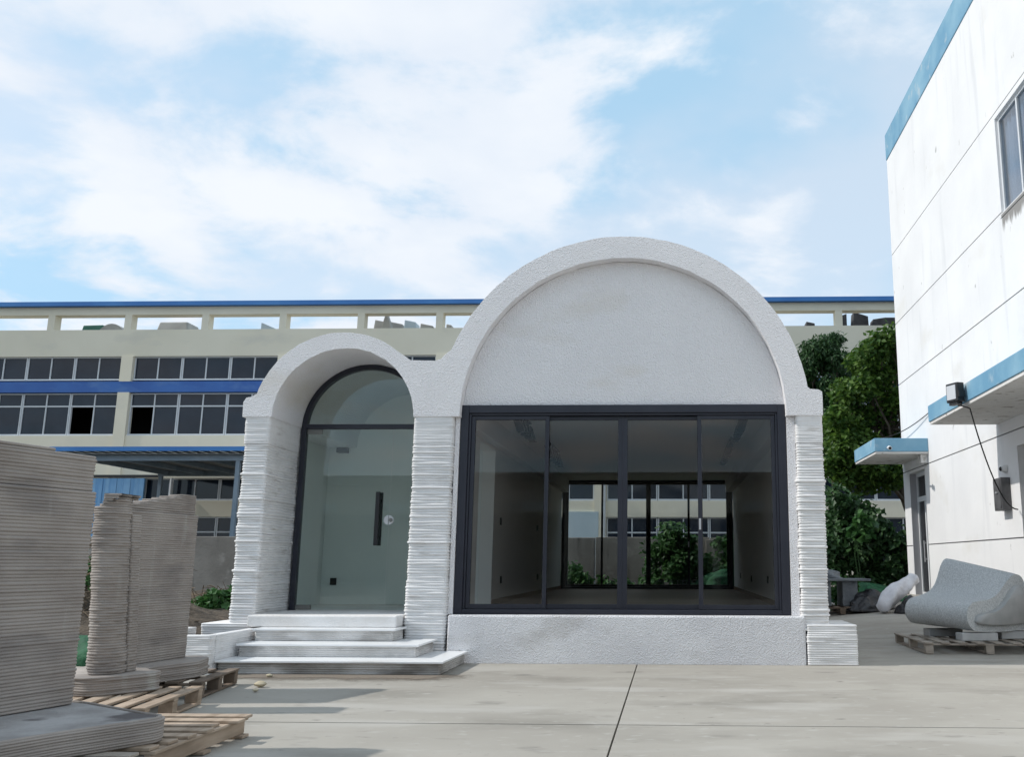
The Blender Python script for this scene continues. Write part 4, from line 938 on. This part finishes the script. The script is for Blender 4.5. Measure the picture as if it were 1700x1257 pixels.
# column piece
B_ = empty('printed_column_piece', (-4.7, 8.2, 0.155), 'grey layered printed column joined to a stepped wall piece on pallets', 'printed column')
rg = random.Random(41)
base = [(-5.14, 8.30), (-5.10, 7.90), (-4.88, 7.62), (-4.60, 7.52), (-4.50, 7.60), (-4.30, 7.93), (-4.28, 8.08), (-4.50, 8.20), (-4.52, 8.40), (-4.36, 8.86), (-4.45, 9.25), (-4.60, 9.36), (-5.02, 9.36), (-5.10, 8.9)]
mb = MB(); layered(mb, base, 0.1555, 0.300, 0.019, amp=0.006, jit=0.003, wav=0.004, corner=0.08, rng=rg, sp=0.045); mb.build('base', M_GREYPRINT, B_, smooth=4)
colp = [(-4.745 + .135 * math.cos(a), 7.86 + .17 * math.sin(a)) for a in [2 * PI * k / 16 for k in range(16)]]
csh = lambda z: 0.10 * (1 - (z - .3) / 1.4)
mb = MB(); layered(mb, colp, 0.301, 1.66, 0.0222, amp=0.0105, jit=0.002, wav=0.003, corner=0.07, rng=rg, sp=0.03, shear=csh)
for k, (sx, dz) in enumerate(((.05, 0), (.10, 1), (.15, 2), (.20, 3), (.22, 4))):
    layered(mb, [(x + (sx if x < -4.79 else 0), y) for x, y in colp], 1.66 + .0215 * dz, 1.66 + .0215 * (dz + 1), 0.0215, amp=0.0085, corner=0.05, rng=rg, sp=0.035)
mb.build('column', M_GREYPRINT, B_, smooth=4)
mb = MB(); layered(mb, [(-4.70, 7.93), (-4.605, 7.93), (-4.60, 8.06), (-4.70, 8.06)], 0.301, 1.60, 0.0222, amp=0.009, jit=0.0012, corner=0.02, rng=rg, sp=0.03, shear=csh); mb.build('rib', M_GREYPRINT, B_, smooth=4)
w0 = Vector((-4.80, 8.36)); wd_ = Vector((0.13, 0.87)).normalized(); wn_ = Vector((-wd_.y, wd_.x))
def wf(a, b, c, d): return [tuple(w0 + wd_ * a + wn_ * c), tuple(w0 + wd_ * b + wn_ * c), tuple(w0 + wd_ * b + wn_ * d), tuple(w0 + wd_ * a + wn_ * d)]
mb = MB(); layered(mb, wf(-.1, .86, 0, .22), 0.301, 1.655, 0.0215, amp=0.0085, jit=0.001, wav=0.001, corner=0.02, rng=rg, sp=0.05)
n = 9
for k in range(n):
    st = -.08 + 0.70 * max(0, k - 2) / (n - 3)
    layered(mb, wf(st, .83, .02, .20), 1.656 + .0215 * k, 1.656 + .0215 * (k + 1), 0.0215, amp=0.0085, jit=0.001, corner=0.02, rng=rg, sp=0.05)
mb.build('wall_piece', M_GREYPRINT, B_, smooth=4)

# ================================================================ BENCH on a pallet
pallet(4.33, 14.1, 0.0, 1.75, 1.75, 8, 'weathered grey pallet carrying the curved bench', M_WOOD2, seed=8, zbase=gz(3.6, 13.4) + .006)
PZ = gz(3.6, 13.4) + .006 + .15
sup = []
for (x, y, lab) in ((4.28, 13.62, 'pale concrete block under the front edge of the curved bench'), (4.05, 14.45, 'concrete block under the far end of the curved bench'), (4.95, 14.0, 'concrete block under the rear of the curved bench')):
    Box(x - .26, x + .26, y - .11, y + .11, PZ + .0, PZ + .105).rotz(R_(8), (x, y)).build('support_block', M_BENCHSIDE, label=lab, cat='concrete block', bevel=0.01, group='blocks under the bench')
bench = empty('curved_bench', (4.5, 14.0, PZ + .105), 'curved grey terrazzo bench with flowing seat and back on a pallet', 'bench')
U = Vector((0.87, 0.50)).normalized(); Vv = Vector((-U.y, U.x)); N0 = Vector((4.10, 13.42))
near = [(.20, .02), (.08, .06), (.015, .14), (.0, .24), (.03, .34), (.12, .41), (.28, .435), (.46, .455), (.60, .51), (.72, .60), (.83, .70), (.94, .775), (1.04, .80), (1.13, .775), (1.19, .70), (1.215, .58), (1.22, .36), (1.215, .12), (1.17, .03), (.70, .0)]
far = [(.24, .06), (.10, .09), (.02, .17), (.0, .27), (.04, .37), (.14, .44), (.32, .475), (.50, .53), (.62, .62), (.70, .74), (.76, .87), (.83, .98), (.91, 1.03), (1.0, 1.01), (1.07, .93), (1.13, .78), (1.17, .50), (1.18, .20), (1.14, .07), (.68, .03)]
def spl(pts, m=3):
    n = len(pts); out = []
    for i in range(n):
        p0, p1, p2, p3 = pts[i - 1], pts[i], pts[(i + 1) % n], pts[(i + 2) % n]
        for k in range(m):
            t = k / m
            out.append(tuple(0.5 * (2 * p1[j] + (p2[j] - p0[j]) * t + (2 * p0[j] - 5 * p1[j] + 4 * p2[j] - p3[j]) * t * t + (3 * p1[j] - p0[j] - 3 * p2[j] + p3[j]) * t ** 3) for j in (0, 1)))
    return out
nr, fr_ = spl(near), spl(far)
LB = 1.20; ZB = PZ + .105; rings = []
def bp(u, s, z): p = N0 + U * u + Vv * s; return (p.x, p.y, ZB + z)
for k in range(15):
    t = k / 14; e = min(1, math.sin(PI * max(.02, min(.98, t))) * 9); sh = 1 - .018 * (1 - e)
    cu = .6; cz = .35
    rings.append([bp(cu + ((a[0] * (1 - t) + b[0] * t) - cu) * sh, LB * t, cz + ((a[1] * (1 - t) + b[1] * t) - cz) * sh) for a, b in zip(nr, fr_)])
MB().loft(rings).build('seat_shell', M_BENCH, bench, smooth=1.0)
inset = spl([(.20, .12), (.15, .19), (.22, .25), (.45, .28), (.62, .35), (.76, .46), (.88, .58), (.98, .635), (1.07, .62), (1.13, .52), (1.15, .36), (1.15, .16), (1.08, .11), (.60, .09)])
r0 = [bp(u, .004, z) for u, z in inset]; r1 = [bp(u, -.055, z) for u, z in inset]; r2 = [bp(.7 + (u - .7) * .94, -.085, .3 + (z - .3) * .93) for u, z in inset]
MB().loft([r0, r1, r2]).build('side_panel', M_BENCHSIDE, bench, smooth=1.2)

# ================================================================ things between pavilion and white building
def heap(name, cx, cy, rx, ry, h, mt, label, cat, seed, z=None, kind=None, nr=16, na=48, rough=.16, lean=(0, 0), power=0.6, fold=.55):
    rg = random.Random(seed); z = gz(cx, cy) if z is None else z; rings = []
    ph = [(rg.uniform(0, 6), rg.randint(2, 7)) for _ in range(5)]
    for k in range(nr + 1):
        t = k / nr; r = max(0.02, (1 - t) ** power)
        rings.append([(cx + lean[0] * t + rx * r * math.cos(a) * (1 + rough * sum(math.sin(m * a + p + 3 * t) for p, m in ph) / 2.2 + rg.uniform(-.04, .04)),
                       cy + lean[1] * t + ry * r * math.sin(a) * (1 + rough * sum(math.sin(m * a + p + 3 * t) for p, m in ph) / 2.2),
                       z + h * t * (1 + .10 * math.sin(3 * a + seed) * (1 - t)) - .01) for a in [2 * PI * j / na for j in range(na)]])
    out = []
    for r in rings:
        row = []
        for (x, y, zz) in r:
            n = mnoise.noise(Vector((x * 4.5, y * 4.5, zz * 4.5 + seed))) * .5 + abs(mnoise.noise(Vector((x * 9, y * 9, zz * 9 + seed)))) * .45
            k = fold * n * min(1, (zz - z) / .08 + .1)
            row.append((x + (x - cx) * k * .6, y + (y - cy) * k * .6, max(z - .01, zz + k * .12)))
        out.append(row)
    rings = out
    return MB().loft(rings).build(name, mt, smooth=4, label=label, cat=cat, kind=kind)
ty_ = 20.6; px_ = onY(1393, 1000, ty_).x
pallet(px_ - .02, ty_, 0.0, 1.1, 1.25, 6, 'dark pallet beside the right pier carrying a grey slab', M_DARKWOOD, seed=9)
tz = gz(px_ - .02, ty_) + .154
tb = empty('slab_table', (px_ - .02, ty_, tz), 'dark grey concrete table piece on a pallet behind the right pier', 'table')
Box(px_ - .40, px_ - .22, ty_ - .35, ty_ + .35, tz, tz + .52).build('leg', M_TARP, tb, bevel=.015)
Box(px_ + .02, px_ + .34, ty_ - .35, ty_ + .35, tz, tz + .52).build('leg', M_TARP, tb, bevel=.015)
Box(px_ - .62, px_ + .60, ty_ - .45, ty_ + .45, tz + .521, tz + .57).build('tabletop', M_TARP, tb, bevel=.008)
heap('grey_tarp', px_ - .25, ty_ + .05, .38, .35, .20, M_TARP, 'crumpled dark grey tarp lying on the slab table', 'tarp', 51, z=tz + .575)
heap('black_sack', 4.22, 20.3, .52, .42, .46, M_BLKBAG, 'shiny black plastic sack between the slab table and white bag', 'sack', 52)
heap('green_netting', 4.55, 22.2, .95, .6, .42, M_NET, 'green netting heap under the vines behind the white bag', 'netting', 53, rough=.3)
# leaning white sack
bx = onZ(1490, 1010, .3); rg = random.Random(61); rings = []
b0 = Vector((4.25, 19.55, gz(4.25, 19.55))); b1 = Vector((5.05, 19.75, gz(4.98, 19.7) + .66))
for k in range(25):
    t = k / 24; c = b0.lerp(b1, t); c.z += .10 + .05 * math.sin(t * 5); w = (.15 + .09 * math.sin(PI * min(1, t * 1.15))) * (0.45 if k in (0, 24) else 1)
    ax = (b1 - b0).normalized(); s1 = ax.cross(Vector((0, 1, 0.2))).normalized(); s2 = ax.cross(s1)
    rings.append([tuple(c + (s1 * math.cos(a) * w * .75 + s2 * math.sin(a) * w) * (1 + .10 * math.sin(4 * a + t * 9) + rg.uniform(-.015, .015))) for a in [2 * PI * j / 36 for j in range(36)]])
rings = [[tuple(Vector(p) + (Vector(p) - sum((Vector(q) for q in r), Vector()) / len(r)) * (.16 * abs(mnoise.noise(Vector(p) * 5)) + .22 * mnoise.noise(Vector(p) * 2.2) - .05)) for p in r] for r in rings]
mn = min(p[2] - gz(p[0], p[1]) for r in rings for p in r)
rings = [[(p[0], p[1], p[2] - mn - .01) for p in r] for r in rings]
sk = MB().loft(rings).build('white_sack', M_BAG, smooth=4, label='crumpled white sack leaning against the white building corner', cat='sack')
rings = []
heap('printed_dark_sack', 4.82, 19.30, .30, .25, .36, M_BLKBAG, 'dark printed sack lying in front of the leaning white sack', 'sack', 63)

# ================================================================ VEGETATION
def limb_tree(name, base, clumps, nleaf, size, mt, label, seed, trunk_r=.14, aspect=.5, spread=1.0, droop=.35, split=None):
    rg = random.Random(seed); t = empty(name, base, label, 'tree', 'trees beside the white building')
    top = sum((Vector(c[:3]) for c in clumps), Vector()) / len(clumps)
    b = Vector(base); mid = b.lerp(Vector((top.x, top.y, b.z + (top.z - b.z) * .8)), .6) + Vector((.12, .1, 0))
    mb = MB(); mb.tube([b - Vector((0, 0, .1)), b.lerp(mid, .5) + Vector((.08, -.05, 0)), mid, top], [trunk_r, trunk_r * .85, trunk_r * .65, trunk_r * .25], 10)
    mb.build('trunk', M_BARK, t, smooth=4)
    mb = MB()
    for c in clumps:
        s = mid.lerp(top, rg.uniform(0, .9)); e = Vector(c[:3]); m = s.lerp(e, .5) + Vector((rg.uniform(-.2, .2), rg.uniform(-.2, .2), rg.uniform(.0, .3)))
        mb.tube([s, m, e], [trunk_r * .35, trunk_r * .2, .012], 5)
        for _ in range(3):
            d = Vector((rg.gauss(0, 1), rg.gauss(0, 1), rg.gauss(0, 1))).normalized() * c[3] * .8
            mb.tube([m.lerp(e, .6), e + d], [.018, .006], 4)
    mb.build('limbs', M_BARK, t, smooth=4)
    mb = MB(); leaves(mb, clumps, nleaf, size, spread, rg, aspect=aspect, droop=droop); mb.build('crown', mt, t, recalc=False)
    return t
rg = random.Random(71)
# big tree: crown outline from the photograph, depth from where it stands (between pavilion and factory)
def blob(px, py, Y, r): q = onY(px, py, Y); return (q.x, q.y, q.z, r)
big = []
outl_big = [(1495, 560), (1470, 575), (1448, 590), (1432, 605), (1500, 600), (1470, 625), (1440, 640), (1412, 655), (1492, 660), (1465, 690), (1430, 690), (1400, 690), (1385, 715), (1412, 725), (1445, 730), (1480, 735), (1395, 750), (1425, 765), (1460, 765), (1495, 770), (1375, 735), (1376, 765), (1400, 785), (1440, 790), (1530, 580), (1540, 640), (1540, 700), (1520, 740), (1470, 790)]
for px, py in outl_big:
    for _ in range(2): big.append(blob(px + rg.uniform(-10, 10), py + rg.uniform(-8, 8), 28.5 + rg.uniform(-1.0, 1.3), rg.uniform(.30, .56)))
limb_tree('broadleaf_tree', (8.3, 28.9, 0.3), big, 30000, .18, M_LEAF_TREE, 'big green tree with sunlit leaves next to the white building', 72, trunk_r=.2, aspect=.58)
sm = []
for px, py in [(1352, 588), (1375, 570), (1388, 562), (1345, 610), (1368, 605), (1390, 595), (1350, 640), (1375, 635), (1335, 600), (1360, 665), (1385, 660), (1370, 690), (1400, 625), (1330, 630), (1345, 580), (1362, 575), (1345, 690), (1362, 710), (1390, 690), (1350, 660), (1405, 665)]:
    sm.append(blob(px, py, 31.0 + rg.uniform(-.6, .6), rg.uniform(.26, .48)))
limb_tree('slender_tree', (5.6, 31.3, 0.05), sm, 9000, .20, M_LEAF_DARK, 'darker slender tree with drooping leaves just right of the large arch', 73, trunk_r=.11, aspect=.34, droop=1.1)

def bush(name, clumps, n, size, mt, label, cat, seed, aspect=.75, stems=True, group=None, droop=.5):
    rg = random.Random(seed); cx = sum(c[0] for c in clumps) / len(clumps); cy_ = sum(c[1] for c in clumps) / len(clumps)
    t = empty(name, (cx, cy_, gz(cx, cy_)), label, cat, group)
    mb = MB()
    for c in clumps[::3]:
        s = Vector((cx + (c[0] - cx) * .6, cy_ + (c[1] - cy_) * .6, gz(cx, cy_) - .03)); mb.tube([s, s.lerp(Vector(c[:3]), .6) + Vector((rg.uniform(-.1, .1), 0, 0)), c[:3]], [.02, .014, .006], 4)
    mb.build('stems', M_LEAF_DARK, t)
    mb = MB(); leaves(mb, clumps, n, size, 1.0, rg, aspect=aspect, droop=droop); mb.build('foliage', mt, t, recalc=False)
    return t
def dome(cx, cy, rx, ry, h, n, r, rg, z0=0.0):
    out = []
    for _ in range(n):
        a = rg.uniform(0, 2 * PI); u = rg.random() ** .5; x = cx + rx * u * math.cos(a); y = cy + ry * u * math.sin(a)
        z = z0 + h * math.sqrt(max(0, 1 - u * u)) * rg.uniform(.35, 1.0); out.append((x, y, max(z0 + .1, z), r * rg.uniform(.7, 1.2)))
    return out
rg = random.Random(81)
q = onY(1128, 900, 26.4)
bush('ivy_mound', dome(q.x, 26.4, .95, .7, 2.35, 60, .30, rg, .15), 5200, .15, M_LEAF_IVY, 'tall rounded ivy mound seen through the large window, left one', 'ivy', 82)
bush('ivy_mound', dome(1.75, 26.6, .8, .7, 2.0, 45, .30, rg, .15), 3600, .15, M_LEAF_IVY, 'ivy mound behind the right-hand pane, right of the tall one', 'ivy', 83)
bush('low_ivy', dome(-2.75, 26.6, .55, .5, 1.15, 22, .22, rg, .1), 1300, .13, M_LEAF_IVY, 'ivy patch at the left end of the rear window', 'ivy', 84)
bush('low_ivy', dome(-1.55, 26.3, 1.0, .45, .75, 26, .20, rg, .1), 1700, .13, M_LEAF_IVY, 'low ivy patch along the wall base behind the second pane', 'ivy', 85)
heap('green_netting', 1.05, 25.75, .95, .42, .95, M_NET, 'green netting heap seen through the window before the ivy', 'netting', 54, z=.12, lean=(.5, 0), rough=.25, fold=1.3)
# vines right of the pavilion
v = []
for px, py in [(1385, 830), (1402, 845), (1420, 850), (1440, 860), (1390, 870), (1415, 880), (1450, 885), (1470, 885), (1395, 905), (1425, 910), (1455, 915), (1485, 905), (1400, 940), (1440, 945), (1475, 940), (1500, 930), (1420, 970), (1460, 970), (1495, 965), (1520, 880), (1530, 930), (1378, 900), (1380, 940)]:
    for _ in range(2): v.append(blob(px + rg.uniform(-8, 8), py + rg.uniform(-8, 8), 25.6 + rg.uniform(-.5, .8), rg.uniform(.30, .48)))
bush('vine_thicket', v, 7500, .17, M_LEAF_DARK, 'dark vine thicket filling the gap between pavilion and white building', 'vines', 86)
bush('broad_vine', [blob(px, py, 24.6, .2) for px, py in [(1425, 862), (1432, 875), (1440, 868), (1420, 880), (1434, 885)]], 120, .26, M_LEAF_IVY, 'bright broad-leaved vine hanging before the dark thicket', 'vines', 87)
bush('weed_clump', dome(3.85, 21.6, .45, .35, .95, 12, .16, rg, gz(3.85, 21.6)), 420, .13, M_LEAF_IVY, 'bright green weeds growing behind the slab table', 'weeds', 88)
# left beds
q = onZ(352, 1022, .15)
bush('leafy_weeds', dome(q.x + .1, q.y, .50, .45, .55, 14, .17, rg, .15), 620, .14, M_LEAF_IVY, 'green leafy weeds between printed column and left pier', 'weeds', 89)
bush('bank_weeds', dome(-9.1, 14.7, .4, .4, .7, 8, .2, rg, .6), 260, .13, M_LEAF_IVY, 'weeds on the earth bank behind the nearest printed panel', 'weeds', 90)
def sticks(name, cx, cy, rx, ry, z0, h, n, label, seed):
    rg = random.Random(seed); mb = MB()
    for _ in range(n):
        p = Vector((cx + rg.gauss(0, rx), cy + rg.gauss(0, ry), z0 + rg.random() ** 2 * h)); d = Vector((rg.gauss(0, 1), rg.gauss(0, 1), rg.gauss(0, .55))).normalized() * rg.uniform(.15, .6)
        mb.tube([p - d / 2, p + Vector((rg.uniform(-.03, .03), 0, rg.uniform(-.03, .03))), p + d / 2], [.010, .008, .004], 4)
    return mb.build(name, M_TWIG, kind='stuff', label=label, cat='dry brush', recalc=False)
sticks('dry_brush', -9.5, 15.2, .7, .6, .25, 1.5, 420, 'dry twigs and dead stalks on the earth bank at left', 91)
q = onZ(345, 1015, .2)
sticks('dry_brush', q.x - .2, q.y + .2, .7, .5, .18, .5, 260, 'dry twigs around the weeds next to the left pier', 92)
heap('green_netting', -7.1, 11.5, .55, .5, .33, M_NET, 'green netting heap on the ground between the two printed pieces', 'netting', 55)
# loose stones on the concrete
rg = random.Random(95)
for (px, py, s, lab) in ((432, 1140, .05, 'pale yellowish stone lying on the concrete before the steps'), (447, 1124, .03, 'small flat stone chip near the bottom step'), (424, 1148, .025, 'tiny stone chip left of the yellowish stone')):
    q = onZ(px, py, 0.01); rings = []
    for k in range(5):
        t = k / 4; r = s * math.sin(PI * (.12 + .76 * t))
        rings.append([(q.x + r * 1.3 * math.cos(a) * rg.uniform(.8, 1.15), q.y + r * math.sin(a) * rg.uniform(.8, 1.15), .004 + s * 1.1 * t) for a in [2 * PI * j / 9 for j in range(9)]])
    MB().loft(rings).build('stone', M_STONE, label=lab, cat='stone', smooth=.9)
